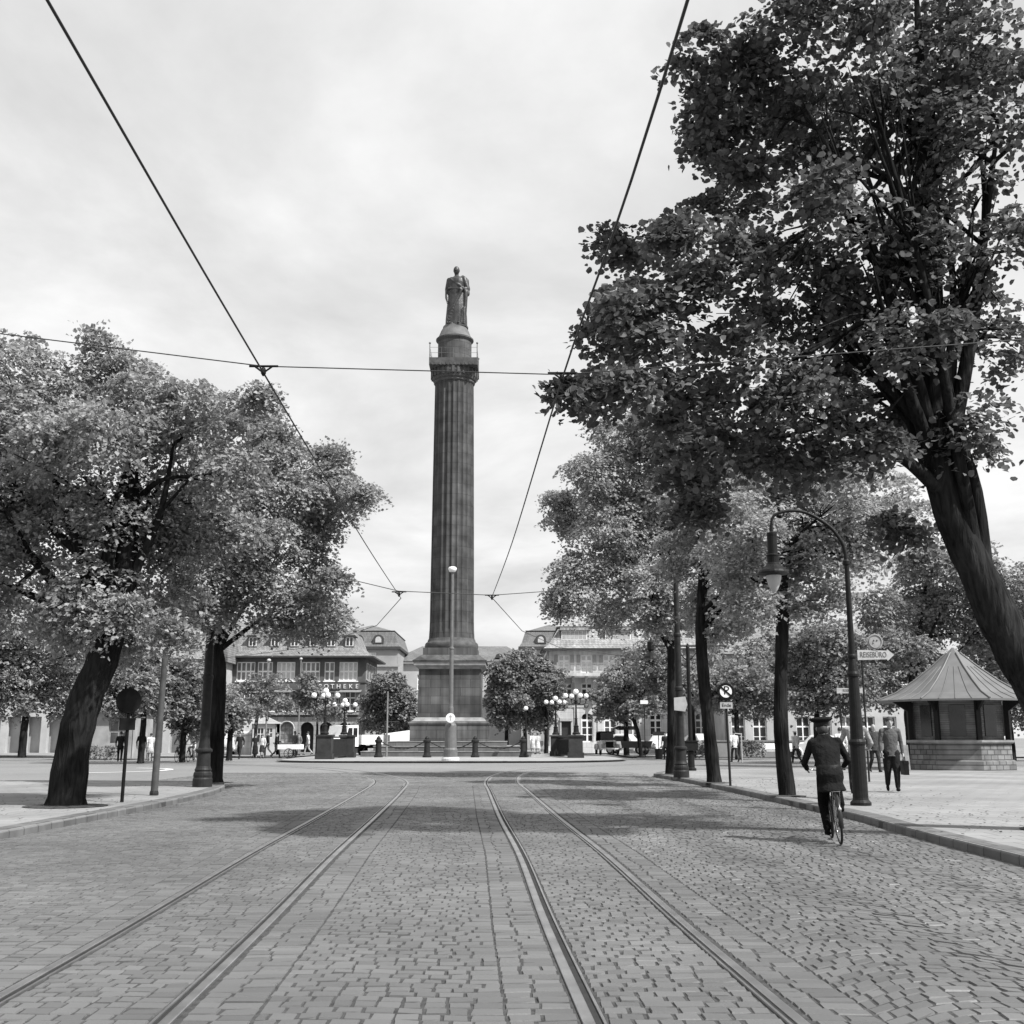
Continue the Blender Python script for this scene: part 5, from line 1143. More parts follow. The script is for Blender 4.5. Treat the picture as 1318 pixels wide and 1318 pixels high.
def person(label, loc, heading, pose='walk', top=.05, bot=.04, shoe=.02, H=1.75, vox=.022, hat=None, hair=.03, skirt=False, jl=.80, swing=1.0, sleeve=True, group=None, hatg=.03, hold=None, bald=False, belt=False, sk=None, fat=1.0):
    t = thing('person', loc, heading, label, 'person', group, H / 1.75)
    mats = [M_skin, cloth(top), cloth(bot), cloth(shoe), M_leather]
    P = []; ex = MB(); a = swing
    if pose == 'cycle':
        hy, hz = -.24, .98
        legs = [((-.09, hy + .02, .93), (-.12, .0, .55), (-.12, -.14, .19), (-.12, .02, .135)), ((.09, hy + .02, .93), (.12, .20, .79), (.12, -.10, .50), (.12, .05, .46))]
        sh = [(-.19, -.05, 1.44), (.19, -.05, 1.44)]; el = [(-.32, .05, 1.15), (.32, .05, 1.15)]; wr = [(-.27, .26, 1.06), (.27, .26, 1.06)]
        tor = [(0, hy, hz - .13, .15, .13), (0, hy + .0, hz, .175, .145), (0, hy + .06, hz + .14, .155, .12), (0, hy + .13, hz + .3, .18, .13), (0, hy + .18, hz + .42, .185, .12), (0, hy + .21, hz + .5, .13, .09), (0, hy + .225, hz + .575, .072, .075)]
        if jl < .78: tor = [(0, hy - .03, hz - .25, .185, .155)] + tor
        tor = [(x, y, z, rx * fat, ry * fat) for x, y, z, rx, ry in tor]
        neck = (0, -.02, 1.5); hd = (0, .04, 1.645); hem = hz - .1
    else:
        hz = .93
        if pose == 'walk':
            legs = [((-.09, 0, .9), (-.095, .17 * a, .50), (-.09, .24 * a, .10), (-.1, .41 * a, .06)), ((.09, 0, .9), (.095, -.02, .49), (.09, -.30 * a, .16), (.1, -.18 * a, .05))]
            sh = [(-.19, .02, 1.43), (.19, .02, 1.43)]; el = [(-.25, -.13 * a, 1.16), (.25, .06 * a, 1.15)]; wr = [(-.24, -.08 * a, .90), (.24, .20 * a, .93)]
        else:
            legs = [((-.09, 0, .9), (-.10, .02, .49), (-.10, -.02, .09), (-.115, .15, .045)), ((.09, 0, .9), (.10, .02, .49), (.10, -.02, .09), (.115, .15, .045))]
            sh = [(-.19, .01, 1.43), (.19, .01, 1.43)]; el = [(-.26, -.03, 1.16), (.26, -.03, 1.16)]; wr = [(-.25, .05, .91), (.25, .05, .91)]
        if hold == 'bag': el[0] = (-.25, -.01, 1.15); wr[0] = (-.27, .02, .89)
        if hold == 'push': el = [(-.26, .08, 1.16), (.26, .08, 1.16)]; wr = [(-.24, .36, 1.1), (.24, .36, 1.1)]
        tor = [(0, 0, .86, .15, .125), (0, 0, .95, .168, .13), (0, .0, 1.08, .15, .115), (0, .01, 1.22, .172, .125), (0, .01, 1.36, .19, .12), (0, .01, 1.44, .15, .095), (0, .01, 1.48, .08, .075)]
        if jl < .86: tor = [(0, 0, jl, .175, .145)] + tor
        neck = (0, .015, 1.47); hd = (0, .04, 1.635); hem = jl
    P.append(('loft', tor, 1)); P.append(('cap', neck, .06, (hd[0], hd[1] - .01, hd[2] - .06), .055, 0))
    P.append(('ell', hd, (.077, .098, .118), 0)); P.append(('ell', (hd[0], hd[1] + .035, hd[2] - .07), (.052, .06, .05), 0))
    P.append(('cap', (sh[0][0] + .05, sh[0][1], sh[0][2]), .066, (sh[1][0] - .05, sh[1][1], sh[1][2]), .066, 1))
    for (h_, k_, an, to), s_ in zip(legs, (-1, 1)):
        lm_ = 0 if skirt else 2
        P.append(('cap', h_, .098 * fat if not skirt else .085, k_, .072 * fat if not skirt else .05, lm_)); P.append(('cap', k_, .068 * fat if not skirt else .052, (an[0], an[1], an[2] + .03), .058 if not skirt else .036, lm_))
        hl = (an[0], an[1] - .035, max(an[2] - .045, .035)) if pose != 'cycle' else (an[0], an[1] - .03, an[2] - .04)
        P.append(('cap', hl, .042, to, .036, 3))
    if skirt:
        y0 = tor[0][1]; P.append(('loft', [(0, y0, sk or .48, .23, .2), (0, y0, .75, .2, .17), (0, y0, .98, .16, .13)], 2))
    for i in range(2):
        P.append(('cap', sh[i], .064, el[i], .05, 1)); P.append(('cap', el[i], .05, wr[i], .037, 1 if sleeve else 0))
        hand(ex, wr[i], el[i], -1 if i == 0 else 1, 0, 1.1 if pose == 'cycle' or hold == 'push' else .6)
    if belt: P.append(('loft', [(0, tor[1][1] + .035, hz + .075, .185, .15), (0, tor[1][1] + .045, hz + .125, .182, .147)], 4))
    # face: nose, ears, eyes, mouth
    cap_mesh(ex, (hd[0], hd[1] + .09, hd[2] + .01), .011, (hd[0], hd[1] + .112, hd[2] - .022), .014, 6, 0)
    for s_ in (-1, 1): ex.sphere((hd[0] + s_ * .08, hd[1] - .005, hd[2] - .005), 1, 8, 0, (.012, .022, .032)); ex.sphere((hd[0] + s_ * .03, hd[1] + .088, hd[2] + .015), .009, 6, 3)
    ex.box((hd[0], hd[1] + .094, hd[2] - .058), (.042, .006, .007), 3)
    bake_body('body', P, mats, vox, t, ex)
    if not bald:
        b = MB(); b.sphere((hd[0], hd[1] - (.012 if not hat else .022), hd[2] + (.042 if not hat else -.02)), 1, 14, 0, (.087, .104, .098 if not hat else .09)); b.build('hair', mat('hair_tone_%d' % int(hair * 100), hair, .7, .3, 30), t)
    if hat == 'peaked':
        b = MB(); b.lathe([(.098, .03), (.105, .04), (.106, .085), (.10, .09)], 20, (hd[0], hd[1] - .005, hd[2]), 1)
        b.lathe([(.108, .085), (.165, .12), (.175, .137), (.16, .155), (.08, .168), (.0001, .168)], 22, (hd[0], hd[1] + .005, hd[2]), 0, True)
        b.box((hd[0], hd[1] + .125, hd[2] + .035), (.17, .07, .008), 2, 0, 1, R_(-18))
        b.build('peaked_cap', [cloth(top), M_leather, M_leather], t)
    elif hat == 'flat':
        b = MB(); b.lathe([(.095, .045), (.115, .07), (.11, .1), (.06, .125), (.0001, .13)], 18, (hd[0], hd[1] + .01, hd[2]), 0, True); b.box((hd[0], hd[1] + .1, hd[2] + .055), (.14, .07, .01), 0); b.build('cap', cloth(hatg), t)
    elif hat == 'brim':
        b = MB(); b.lathe([(.155, .05), (.15, .058), (.098, .06), (.09, .13), (.06, .15), (.0001, .145)], 20, (hd[0], hd[1], hd[2]), 0, True); b.build('hat', cloth(hatg), t)
    return t
def bicycle(label, loc, heading, g=.03, lean=0.0, group='bicycles'):
    t = thing('bicycle', loc, heading, label, 'bicycle', group); t.rotation_euler = (0, lean, heading)
    for nm, y in (('wheel', -.53), ('wheel', .53)):
        w = MB(); w.lathe([(.02, -.045), (.026, -.03), (.026, .03), (.02, .045)], 8); w.v = [(z, x + y, yy + .345) for x, yy, z in w.v]
        for k in range(18): a = 2 * PI * k / 18; w.tube([(.02 * (-1) ** k, y + .02 * math.cos(a), .345 + .02 * math.sin(a)), (0, y + .315 * math.cos(a + .12), .345 + .315 * math.sin(a + .12))], .0018, 4)
        wo = w.build(nm, M_chrome, t)
        b = MB(); b.torus((0, y, .345), .325, .018, 'x', 36, 8); b.build('tyre', M_rubber, wo)
        b = MB(); b.torus((0, y, .345), .305, .011, 'x', 36, 6); b.build('rim', M_chrome, wo)
    fr = mat('bicycle_enamel', .02, .3, .1, 5)
    b = MB(); bb, st, hd, ht = (0, -.08, .29), (0, -.22, .80), (0, .36, .64), (0, .33, .86)
    for p, q, r in ((bb, st, .016), (st, ht, .014), (bb, hd, .017), (hd, ht, .019), ((.05, -.53, .345), bb, .009), ((-.05, -.53, .345), bb, .009), ((.045, -.53, .345), (0, -.215, .77), .008), ((-.045, -.53, .345), (0, -.215, .77), .008), (st, (0, -.25, .90), .013)): b.tube([p, q], r, 8)
    b.build('frame', fr, t)
    b = MB()
    for s_ in (-1, 1): b.tube(catmull([(0, .36, .64), (s_ * .05, .38, .6), (s_ * .05, .45, .42), (s_ * .05, .53, .345)], 4), .011, 6)
    b.build('fork', fr, t)
    b = MB(); b.tube([(0, .33, .86), (0, .32, 1.0)], .012, 6); b.tube(catmull([(-.27, .22, 1.03), (-.27, .31, 1.05), (-.17, .40, 1.03), (0, .34, 1.0), (.17, .40, 1.03), (.27, .31, 1.05), (.27, .22, 1.03)], 5), .012, 6); b.build('handlebar', M_chrome, t)
    b = MB(); b.prism([(-.10, -.37), (.10, -.37), (.09, -.25), (.03, -.12), (.02, -.03), (-.02, -.03), (-.03, -.12), (-.09, -.25)], .905, .95, axis='z')
    for s_ in (-.06, .06): b.torus((s_, -.33, .875), .028, .006, 'z', 10, 4)
    b.build('saddle', M_leather, t)
    for y, a0, a1 in ((-.53, R_(20), R_(195)), (.53, R_(35), R_(165))):
        b = MB()
        vs = []; fs = []
        for k in range(25):
            a = a0 + (a1 - a0) * k / 24
            for x_, rr in ((-.032, .352), (-.018, .37), (.018, .37), (.032, .352)): vs.append((x_, y + rr * math.cos(a), .345 + rr * math.sin(a)))
        for k in range(24):
            for j in range(3): fs.append((k * 4 + j, k * 4 + j + 1, k * 4 + j + 5, k * 4 + j + 4))
        b.add(vs, fs, 0, True); b.tube([(.034, y - .355 if y < 0 else y, .40 if y < 0 else .71), (.045, y, .345)], .003, 4); b.tube([(-.034, y - .355 if y < 0 else y, .40 if y < 0 else .71), (-.045, y, .345)], .003, 4)
        b.build('mudguard', fr, t)
    b = MB()
    for s_, z in ((-1, -1), (1, 1)): b.tube([(s_ * .05, -.08, .29), (s_ * .06, -.08 + .02, .29 + z * .165)], .008, 6); b.box((s_ * .11, -.06, .29 + z * .165), (.09, .06, .022))
    b.torus((.045, -.08, .29), .085, .006, 'x', 20, 5); b.build('crank', M_iron2, t)
    b = MB(); b.bbox(.036, .056, -.5, .0, .345, .36); b.prism([(-.52, .30), (-.06, .21), (.03, .29), (-.06, .385), (-.52, .395)], .058, .064, axis='x'); b.build('chain_guard', fr, t)
    b = MB()
    for z in (.73, .75): 
        for s_ in (-.05, 0, .05): b.tube([(s_, -.32, .745), (s_, -.72, .745)], .005, 4)
    b.tube([(-.06, -.72, .745), (.06, -.72, .745)], .005, 4); b.tube([(.05, -.7, .745), (.045, -.53, .345)], .004, 4); b.tube([(-.05, -.7, .745), (-.045, -.53, .345)], .004, 4); b.build('luggage_rack', M_chrome, t)
    b = MB(); b.lathe([(.0001, 0), (.022, .004), (.024, .03), (.01, .04)], 10); o = b.build('rear_lamp', M_cream, t, (0, -.885, .5)); o.rotation_euler = (PI / 2, 0, 0); o.location = (0, -.90, .52)
    return t
def gz(px, py, z): x, y = gp(px, py, z); return (x, y, z)

# policeman riding away from the viewer
ox, oy = at(1083, 1080, 15.6).x, 15.85
OH = R_(-9)
bk = bicycle('black bicycle ridden away by the man in dark uniform', (ox, oy, .014), OH, lean=R_(-4)); bk.scale = (.93, .93, .93)
pm = person('man in dark belted uniform and peaked cap cycling away beside the right kerb', (ox, oy, .014), OH, 'cycle', .013, .005, .005, 1.62, .0135, hat='peaked', hair=.03, belt=True, jl=.7, fat=1.14)
pm.rotation_euler = (0, R_(-4), OH)
# second rider ahead, half hidden by the lamp post
cx, cy = at(1104, 1000, 24.6).x, 24.6
bk2 = bicycle('dark bicycle half hidden behind the gooseneck lamp post', (cx, cy, .13), R_(-16))
person('cyclist in pale jacket half hidden behind the gooseneck lamp post', (cx, cy, .13), R_(-16), 'cycle', .30, .03, .02, 1.76, .018, hair=.04)
# man with briefcase coming towards us
mx_, my_ = at(1150, 1020, 27.6).x, 27.6
person('man in grey pullover and wide dark trousers walking towards us with a briefcase', (mx_, my_, .13), PI - .12, 'walk', .10, .018, .015, 1.76, .015, hair=.05, swing=.45, hold='bag', jl=.84, fat=1.22)
t = thing('briefcase', (mx_ + .29, my_ - .05, .13 + .40), PI - .12, 'black leather briefcase carried by the man in the grey pullover', 'briefcase')
b = MB(); b.box((0, 0, .17), (.11, .44, .33)); b.box((0, 0, .28), (.12, .45, .04)); b.build('case', M_leather, t)
b = MB(); b.tube(catmull([(0, -.08, .33), (0, -.06, .42), (0, .06, .42), (0, .08, .33)], 4), .012, 6); b.build('handle', M_leather, t)
person('balding man in dark jacket walking towards us behind the gooseneck lamp', (at(1126, 980, 43).x, 43, .13), PI + .1, 'walk', .06, .03, .02, 1.78, .02, bald=True, swing=.8)
person('woman in white blouse seen over the cyclist shoulder', (at(1083, 975, 46).x, 46, .13), .1, 'stand', .62, .2, .03, 1.68, .02, hair=.04, skirt=True)
person('man in pale jacket and cap walking away beyond the middle front trunk', (at(1025, 975, 64).x, 64, .02), .3, 'walk', .42, .03, .02, 1.76, .022, hat='flat', hatg=.5)
person('man in white shirt and dark shorts near the no parking sign post', (at(946, 977, 66).x, 66, .02), .2, 'walk', .62, .05, .03, 1.8, .022, hair=.04)
person('dark suited man standing by the litter bin near the farthest trunk', (at(857, 972, 74).x, 74, .02), 2.6, 'stand', .04, .03, .02, 1.76, .024, hair=.03)
person('woman in light dress walking beside the dense trees', (at(686, 972, 90).x, 90, .12), .2, 'walk', .6, .45, .05, 1.68, .026, hair=.1, skirt=True)
person('companion in light dress with dark hair beside the dense trees', (at(692.5, 972, 90).x, 90.3, .12), .3, 'walk', .5, .6, .05, 1.66, .026, hair=.05, skirt=True)
# left side walkers
lf = [(154, 980, 67, 'dark coated man walking just left of the sign back', .025, .02, .3, 'walk', {}),
      (181, 980, 67, 'dark suited man walking between sign back and slim pole', .03, .025, .2, 'walk', dict(hat='brim')),
      (193, 978, 70, 'woman in white dress beside the dark suited walker', .65, .6, .2, 'stand', dict(skirt=True, H=1.66)),
      (190, 978, 71.5, 'small figure in pale clothes left of the slim pole', .4, .3, 2.8, 'stand', dict(H=1.4)),
      (308, 976, 76, 'dark suited man walking beside the rounded pale car', .03, .025, 3.0, 'walk', {}),
      (328, 974, 80, 'woman in long dark coat at the forked tree', .025, .02, .1, 'stand', dict(skirt=True, sk=.3, H=1.66)),
      (337, 975, 79, 'woman in white blouse and dark skirt at the telephone kiosk', .6, .04, 2.9, 'stand', dict(skirt=True, H=1.62)),
      (344, 974, 83, 'stooping man in dark jacket before the telephone kiosk', .03, .1, 1.4, 'walk', {}),
      (355, 975, 79, 'man in black jacket pushing a white handcart', .02, .05, -1.5, 'walk', dict(hold='push')),
      (379, 974, 85, 'man in mottled grey coat right of the handcart', .12, .06, 2.5, 'stand', dict(hat='brim')),
      (384, 974, 87, 'woman in grey dress beside the mottled coat', .2, .16, 2.7, 'stand', dict(skirt=True, H=1.65)),
      (396, 974, 88, 'distant walker in pale coat left of the railed enclosure', .5, .4, 1.4, 'walk', {}),
      (741, 968, 93, 'passer-by in dark clothes behind the right stair enclosure', .05, .04, 1.5, 'walk', {})]
for q in lf:
    px, py, Y, lab, tp, bt, hdg, ps, kw = q
    kk = dict(vox=.024, hair=.04); kk.update(kw)
    person(lab, (at(px, 975, Y).x, Y, .02 if Y < 82 else .12), hdg, ps, tp, bt, .02, **kk)
t = thing('handcart', (at(361, 972, 79).x, 79, .02), -.1, 'white two wheeled handcart pushed towards the right', 'handcart')
b = MB(); b.bbox(-.1, 1.5, -.4, .4, .62, .74); b.bbox(-.1, 1.5, -.42, -.4, .62, .95); b.bbox(-.1, 1.5, .4, .42, .62, .95); b.build('tray', M_white, t)
b = MB(); b.tube([(-.1, -.3, .7), (-.45, -.3, 1.05)], .025, 6); b.tube([(-.1, .3, .7), (-.45, .3, 1.05)], .025, 6); b.tube([(-.45, -.3, 1.05), (-.45, .3, 1.05)], .025, 6); b.build('handle', M_iron2, t)
for s_ in (-.46, .46):
    b = MB(); b.torus((.7, s_, .34), .32, .025, 'y', 24, 6)
    for k in range(8): a = 2 * PI * k / 8; b.tube([(.7, s_, .34), (.7 + .32 * math.cos(a), s_, .34 + .32 * math.sin(a))], .01, 4)
    b.build('wheel', M_iron2, t)
# cyclists far left
for i, (px, Y, tp, bt, lab, kw) in enumerate([(231, 67, .28, .2, 'oncoming cyclist in grey top left of the white clad cyclist', {}), (246, 67.5, .66, .5, 'oncoming cyclist in white clothes left of the thick tram mast', {}), (277.5, 67, .05, .55, 'oncoming cyclist in dark top and pale trousers right of the thick tram mast', {})]):
    x = at(px, 980, Y).x
    c = bicycle(['bicycle under the oncoming cyclist in grey top', 'bicycle under the oncoming cyclist in white', 'bicycle under the oncoming cyclist in pale trousers'][i], (x, Y, .014), PI - .05)
    person(lab, (x, Y, .014), PI - .05, 'cycle', tp, bt, .03, 1.74, .024, hair=.04)
# statue on the column
st = thing('statue', (CX + .1, CY, 34.23), PI - .15, 'dark bronze statue of a robed bare headed man on top of the column', 'statue')
k = 5.25 / 1.76
def sc(p): return tuple(v * k for v in p)
P = [('loft', [(x * k, y * k, z * k, rx * k, ry * k) for x, y, z, rx, ry in ((0, 0, .0, .31, .22), (0, .0, .25, .30, .21), (.0, .0, .6, .27, .2), (0, 0, .92, .235, .165), (0, 0, 1.1, .215, .15), (0, .01, 1.3, .23, .15), (0, .01, 1.4, .21, .13), (0, .01, 1.47, .1, .08))], 0),
     ('cap', sc((0, .01, 1.45)), .062 * k, sc((0, .03, 1.58)), .058 * k, 0), ('ell', sc((0, .04, 1.645)), sc((.088, .105, .122)), 0), ('ell', sc((0, .07, 1.58)), sc((.052, .06, .05)), 0),
     ('cap', sc((-.14, .01, 1.40)), .075 * k, sc((.14, .01, 1.40)), .075 * k, 0),
     ('cap', sc((.21, .01, 1.38)), .075 * k, sc((.27, .0, 1.12)), .06 * k, 0), ('cap', sc((.27, 0, 1.12)), .055 * k, sc((.26, .08, .84)), .045 * k, 0), ('cap', sc((.26, .08, .84)), .045 * k, sc((.24, .1, .74)), .03 * k, 0),
     ('cap', sc((-.21, .01, 1.38)), .085 * k, sc((-.30, -.01, 1.10)), .08 * k, 0), ('cap', sc((-.30, -.01, 1.10)), .07 * k, sc((-.12, .16, 1.05)), .05 * k, 0),
     ('cap', sc((-.28, -.02, 1.35)), .06 * k, sc((-.30, .0, .95)), .07 * k, 0), ('cap', sc((-.27, .05, 1.0)), .06 * k, sc((-.22, .08, .08)), .07 * k, 0),
     ('cap', sc((-.16, -.05, 1.47)), .06 * k, sc((-.24, -.02, 1.38)), .07 * k, 0)]
for i in range(8):                                       # sweeping robe folds
    f_ = i / 7.0
    P.append(('cap', sc((-.17 + .03 * i, .16, 1.02 - .05 * i)), .034 * k, sc((.03 + .03 * i, .215, .55 - .08 * i)), .03 * k, 0)); P.append(('cap', sc((.03 + .03 * i, .215, .55 - .08 * i)), .034 * k, sc((.2, .17, .42 - .055 * i)), .024 * k, 0))
for i in range(6): P.append(('cap', sc((-.24 + .05 * i, .15, .5 - .05 * i)), .026 * k, sc((-.25 + .07 * i, .19, .03)), .03 * k, 0))
P.append(('cap', sc((-.2, .13, 1.07)), .045 * k, sc((.2, .11, 1.1)), .035 * k, 0)); P.append(('cap', sc((.14, .12, 1.36)), .035 * k, sc((-.16, .14, 1.12)), .03 * k, 0))
P.append(('cap', sc((.1, .2, .03)), .04 * k, sc((.12, .32, .03)), .035 * k, 0)); P.append(('cap', sc((-.1, .2, .03)), .04 * k, sc((-.12, .3, .03)), .035 * k, 0))
ex = MB(); cap_mesh(ex, sc((0, .13, 1.655)), .011 * k, sc((0, .152, 1.62)), .014 * k, 6, 0)
for s_ in (-1, 1): ex.sphere(sc((s_ * .08, .03, 1.64)), 1, 8, 0, sc((.012, .022, .032)))
hand(ex, sc((.24, .1, .74)), sc((.26, .08, .84)), 1, 0, .6, k)
bake_body('body', P, [M_bronze], .042, st, ex, 1)
b = MB(); b.lathe([(.98, -.12), (.98, .0), (.9, .04)], 24); b.build('base', M_bronze, st)

# ------------------------------------------------------------------ vehicles
def car_body(mb, prof, w, mi=0, tuck=.12):
    """side profile (y along, z) with narrower roof"""
    n = len(prof); vs = []
    zmin = min(z for _, z in prof); zmax = max(z for _, z in prof)
    for s_ in (-1, 1):
        for sub in (0, 1):
            for y, z in prof:
                t = max(0, (z - .75) / (zmax - .75)) if z > .75 else 0
                hw = (w / 2 - tuck * t ** 1.2) * (1 if sub else .55); zz = z + (0.0 if sub else (.05 if z > .5 else -.0)); vs.append((s_ * hw, y, zz))
    o = [0, n, 2 * n, 3 * n]   # -inner,-outer,+inner,+outer
    fs = []
    for i in range(n):
        j = (i + 1) % n
        fs += [(o[1] + i, o[1] + j, o[0] + j, o[0] + i), (o[0] + i, o[0] + j, o[2] + j, o[2] + i), (o[2] + i, o[2] + j, o[3] + j, o[3] + i)]
    fs += [tuple(o[1] + i for i in range(n))[::-1], tuple(o[3] + i for i in range(n))]
    mb.add(vs, fs, mi, False)
def wheel_at(par, x, y, r=.33, w=.16):
    b = MB(); b.lathe([(r * .62, -w / 2), (r * .95, -w / 2), (r, -w * .3), (r, w * .3), (r * .95, w / 2), (r * .62, w / 2)], 22, cap=False); b.v = [(z + x, a + y, c + r) for a, c, z in b.v]; wo = b.build('wheel', M_rubber, par)
    b = MB(); b.lathe([(.0001, w * .2), (r * .25, w * .25), (r * .62, w * .42), (r * .64, -w * .42), (.0001, -w * .3)], 18, cap=False); b.v = [((z if x > 0 else -z) + x, a + y, c + r) for a, c, z in b.v]; b.build('hub', M_cream, wo)
def saloon(label, loc, rz, g, group='cars parked round the square', top=None):
    t = thing('parked_car', loc, rz, label, 'car', group)     # front towards +y
    m = mat('car_paint_%d' % int(g * 100), g, .3, .06, 3, 0, 0, .5)
    prof = [(-2.05, .35), (-2.12, .55), (-2.05, .8), (-1.75, 1.12), (-1.3, 1.42), (-.8, 1.56), (-.1, 1.58), (.35, 1.5), (.68, 1.15), (.75, 1.06), (1.5, .98), (1.9, .85), (2.0, .6), (1.95, .35)]
    b = MB(); car_body(b, prof, 1.5); bd = b.build('body', m, t); bv = bd.modifiers.new('b', 'BEVEL'); bv.width = .06; bv.segments = 2
    for s_ in (-1, 1):
        for y in (-1.25, 1.3):
            wheel_at(t, s_ * .68, y)
            b = MB(); b.torus((s_ * .72, y, .33), .40, .085, 'x', 18, 8, 0, -.15, PI + .15, 1.6); b.build('mudguard', m, t)
        b = MB(); b.prism([(-1.2, 1.02), (.5, 1.02), (.25, 1.42), (-.75, 1.45)], s_ * .70 - .012, s_ * .70 + .012, axis='x'); o = b.build('side_window', M_glass, t)
        b = MB(); b.sphere((s_ * .55, 1.93, .82), .11, 12, 0, (1, .8, 1)); b.build('headlight', M_chrome, t)
        b = MB(); b.prism([(s_ * .30 - .2, 0), (s_ * .30 + .2, 0), (s_ * .30 + .19, .2), (s_ * .30 + .1, .27), (s_ * .30 - .1, .27), (s_ * .30 - .19, .2)], -.01, .01); o = b.build('rear_window', M_glass, t, (0, -1.80, 1.1)); o.rotation_euler = (R_(-45), 0, 0)
    b = MB(); b.prism([(-.52, 0), (.52, 0), (.46, .36), (-.46, .36)], -.01, .01); o = b.build('windscreen', M_glass, t, (0, .71, 1.12)); o.rotation_euler = (R_(42), 0, 0)
    b = MB(); b.bbox(-.24, .24, 1.985, 2.02, .5, .9)
    for k in range(5): b.bbox(-.2 + k * .1 - .015, -.2 + k * .1 + .015, 2.02, 2.035, .52, .88, 1)
    b.build('radiator_grille', [M_black, M_chrome], t)
    for y in (-2.2, 2.12): b = MB(); b.bbox(-.75, .75, y - .04, y + .04, .4, .52); b.build('bumper', M_chrome, t)
    b = MB(); b.bbox(-.2, .2, -2.15, -2.12, .6, .72); b.build('number_plate', M_cream, t)
    return t
def tourer(label, loc, rz, g):
    """upright open car with folded cloth hood"""
    t = thing('parked_car', loc, rz, label, 'car', 'cars parked round the square')
    m = mat('car_paint_%d' % int(g * 100), g, .3, .06, 3, 0, 0, .5)
    b = MB(); b.prism([(-1.8, .5), (-1.85, 1.0), (-.2, 1.05), (.35, 1.08), (.4, 1.12), (1.6, 1.02), (1.62, .5)], -.55, .55, axis='x'); b.build('body', m, t)
    b = MB(); b.prism([(-1.7, 1.62), (-1.5, 1.78), (.2, 1.8), (.25, 1.72), (-1.5, 1.7), (-1.85, 1.05), (-1.95, 1.08)], -.62, .62, axis='x'); b.build('hood', M_black, t)
    b = MB(); b.bbox(-.5, .5, .3, .33, 1.1, 1.7); b.build('windscreen', M_glass, t)
    b = MB(); b.bbox(-.36, .36, 1.63, 1.72, .5, 1.05); b.bbox(-.3, .3, 1.721, 1.73, .55, 1.0, 1); b.build('radiator_grille', [M_chrome, M_black], t)
    for s_ in (-1, 1):
        b = MB(); b.sphere((s_ * .42, 1.8, .9), .12, 12); b.build('headlight', M_cream, t)
        for y in (-1.2, 1.35):
            wheel_at(t, s_ * .68, y, .36, .14)
            b = MB(); b.torus((s_ * .68, y, .36), .43, .06, 'x', 18, 6, 0, .0, PI * .95, 2.2); b.build('mudguard', m, t)
    b = MB(); b.bbox(-.72, .72, 1.98, 2.04, .42, .52); b.build('bumper', M_white, t)
    return t
saloon('rounded pale saloon car seen from behind left of the forked tree', (at(292, 968, 92).x, 92, .12), .12, .5)
tourer('pale upright car with black hood facing us before the stone building', (at(781, 968, 90).x, 90, .12), PI + .05, .5)
saloon('pale rounded car partly hidden behind the slim trunked tree', (at(852, 968, 91.5).x, 91.5, .12), PI - .7, .68)
saloon('pale car seen between pole and middle front trunk', (at(903, 966, 92).x, 92, .12), PI + .4, .6)
saloon('white car partly hidden behind the arrow board tree', (at(808, 966, 94).x, 94.5, .12), PI + 1.1, .7)
saloon('pale car half hidden behind the uniformed cyclist', (at(1045, 962, 79).x, 78, .03), 1.3, .62)
t = thing('handcart', (at(813, 970, 88).x + .2, 86.6, .12), .1, 'dark low handcart in front of the white car by the arrow board tree', 'handcart')
b = MB(); b.prism([(-1.0, .55), (1.0, .55), (1.2, 1.05), (-1.1, 1.05)], -.45, .45); b.build('tray', mat('cart_wood', .06, .8), t)
for s_ in (-.5, .5):
    b = MB(); b.torus((.5, s_, .36), .34, .03, 'y', 22, 6); b.lathe([(.0001, -.03), (.06, -.03), (.06, .03), (.0001, .03)], 8, (.5, s_, .36)); b.build('wheel', M_iron2, t)
b = MB(); b.tube([(-.9, 0, .6), (-1.6, 0, .35)], .03, 6); b.build('handle', M_iron2, t)
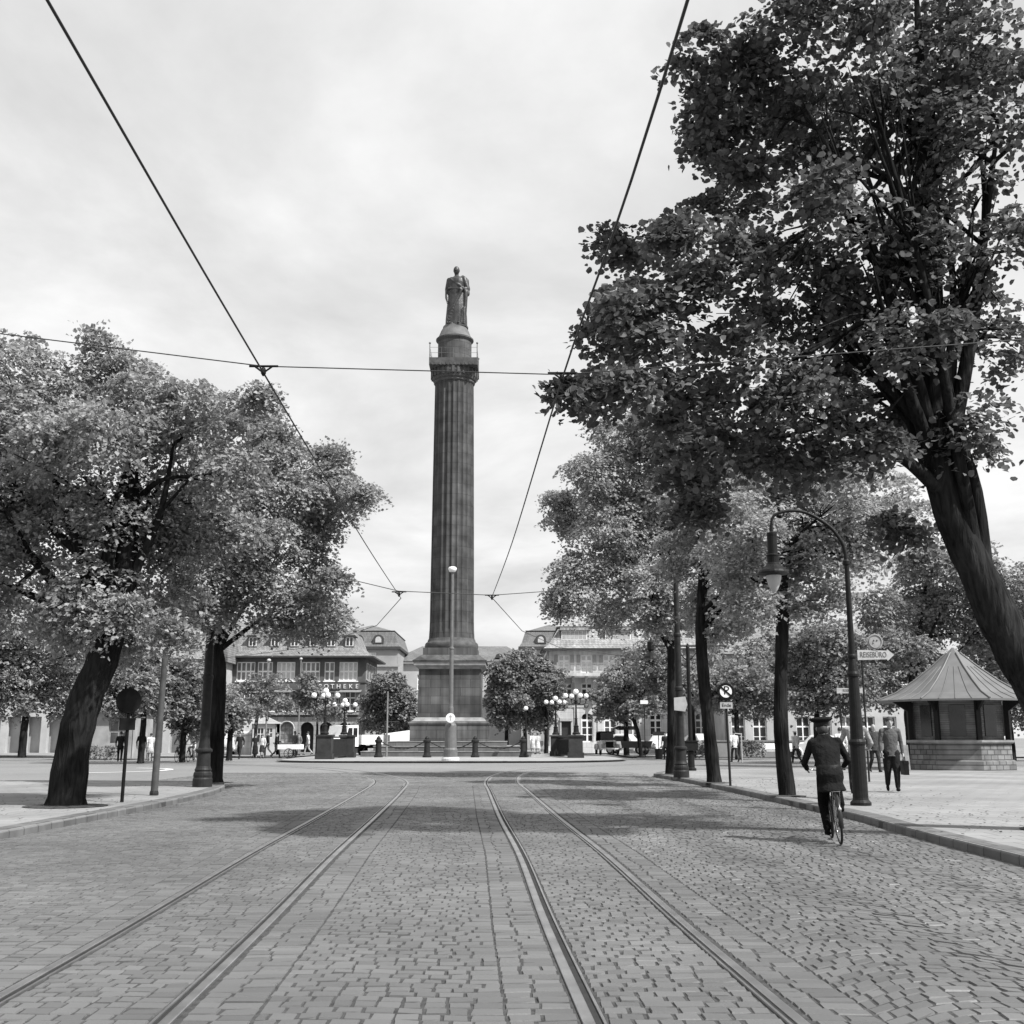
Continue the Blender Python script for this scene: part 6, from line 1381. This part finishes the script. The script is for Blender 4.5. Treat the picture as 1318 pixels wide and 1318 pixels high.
# white lorry and trailer left of the pedestal
t = thing('lorry', (at(440, 965, 84.5).x, 84.3, .03), .9, 'white cabbed lorry with flat white dropside body behind the left stair enclosure', 'lorry')
M_lw = mat('lorry_white', .85, .45, .06, 3)
b = MB(); b.prism([(-1.5, .75), (-1.55, 1.3), (-.55, 1.45), (-.3, 2.25), (.7, 2.3), (.75, .75)], -1.0, 1.0); b.build('cab', M_lw, t)
b = MB(); b.prism([(-.48, 1.45), (-.28, 2.1), (.1, 2.1), (.1, 1.45)], -1.02, -1.003); b.build('side_window', M_glass, t); b = MB(); b.prism([(.2, 1.45), (.2, 2.1), (.6, 2.1), (.6, 1.45)], -1.02, -1.003); b.build('rear_window', M_glass, t)
b = MB(); b.bbox(.95, 3.9, -1.1, 1.1, .9, 1.0); b.bbox(.95, 3.9, -1.13, -1.08, .9, 1.6); b.bbox(.95, 3.9, 1.08, 1.13, .9, 1.6); b.bbox(.95, 1.0, -1.07, 1.07, 1.001, 1.6); b.bbox(3.85, 3.9, -1.07, 1.07, 1.001, 1.6); b.build('dropside_body', M_lw, t)
b = MB(); b.bbox(-1.4, 3.8, -.5, .5, .62, .8); b.build('chassis', M_black, t)
for y_, x_ in ((-.85, -.8), (.85, -.8), (-.85, 3.0), (.85, 3.0)):
    b = MB(); b.lathe([(.2, -.12), (.43, -.12), (.45, -.06), (.45, .06), (.43, .12), (.2, .12)], 20); b.v = [(a + x_, z + y_, c + .45) for a, c, z in b.v]; wo = b.build('wheel', M_rubber, t)
    b = MB(); b.lathe([(.0001, -.13), (.16, -.13), (.16, .13), (.0001, .13)], 12); b.v = [(a + x_, z + y_, c + .45) for a, c, z in b.v]; b.build('hub', M_cream, wo)
t = thing('trailer', (at(500, 965, 95).x, 95, .12), .35, 'long white sloping trailer beside the left edge of the monument steps', 'trailer')
b = MB(); b.prism([(-.4, .9), (3.4, 1.2), (3.4, 2.1), (-.4, 1.6)], -1.05, 1.05); b.build('bed', M_lw, t)
b = MB(); b.bbox(-.2, 3.2, -.4, .4, .65, .88); b.tube([(-.2, 0, .8), (-1.6, 0, .7)], .06, 6); b.tube([(-.6, -.9, .6), (-.6, -.9, 2.6)], .05, 6); b.tube([(-.6, -.9, 2.6), (.6, -.9, 2.6)], .05, 6); b.build('chassis', M_iron2, t)
for y_, x_ in ((-.85, .8), (.85, .8), (-.85, 3.2), (.85, 3.2)):
    b = MB(); b.lathe([(.18, -.1), (.36, -.1), (.38, -.05), (.38, .05), (.36, .1), (.18, .1)], 18); b.v = [(a + x_, z + y_, c + .38) for a, c, z in b.v]; b.build('wheel', M_rubber, t)
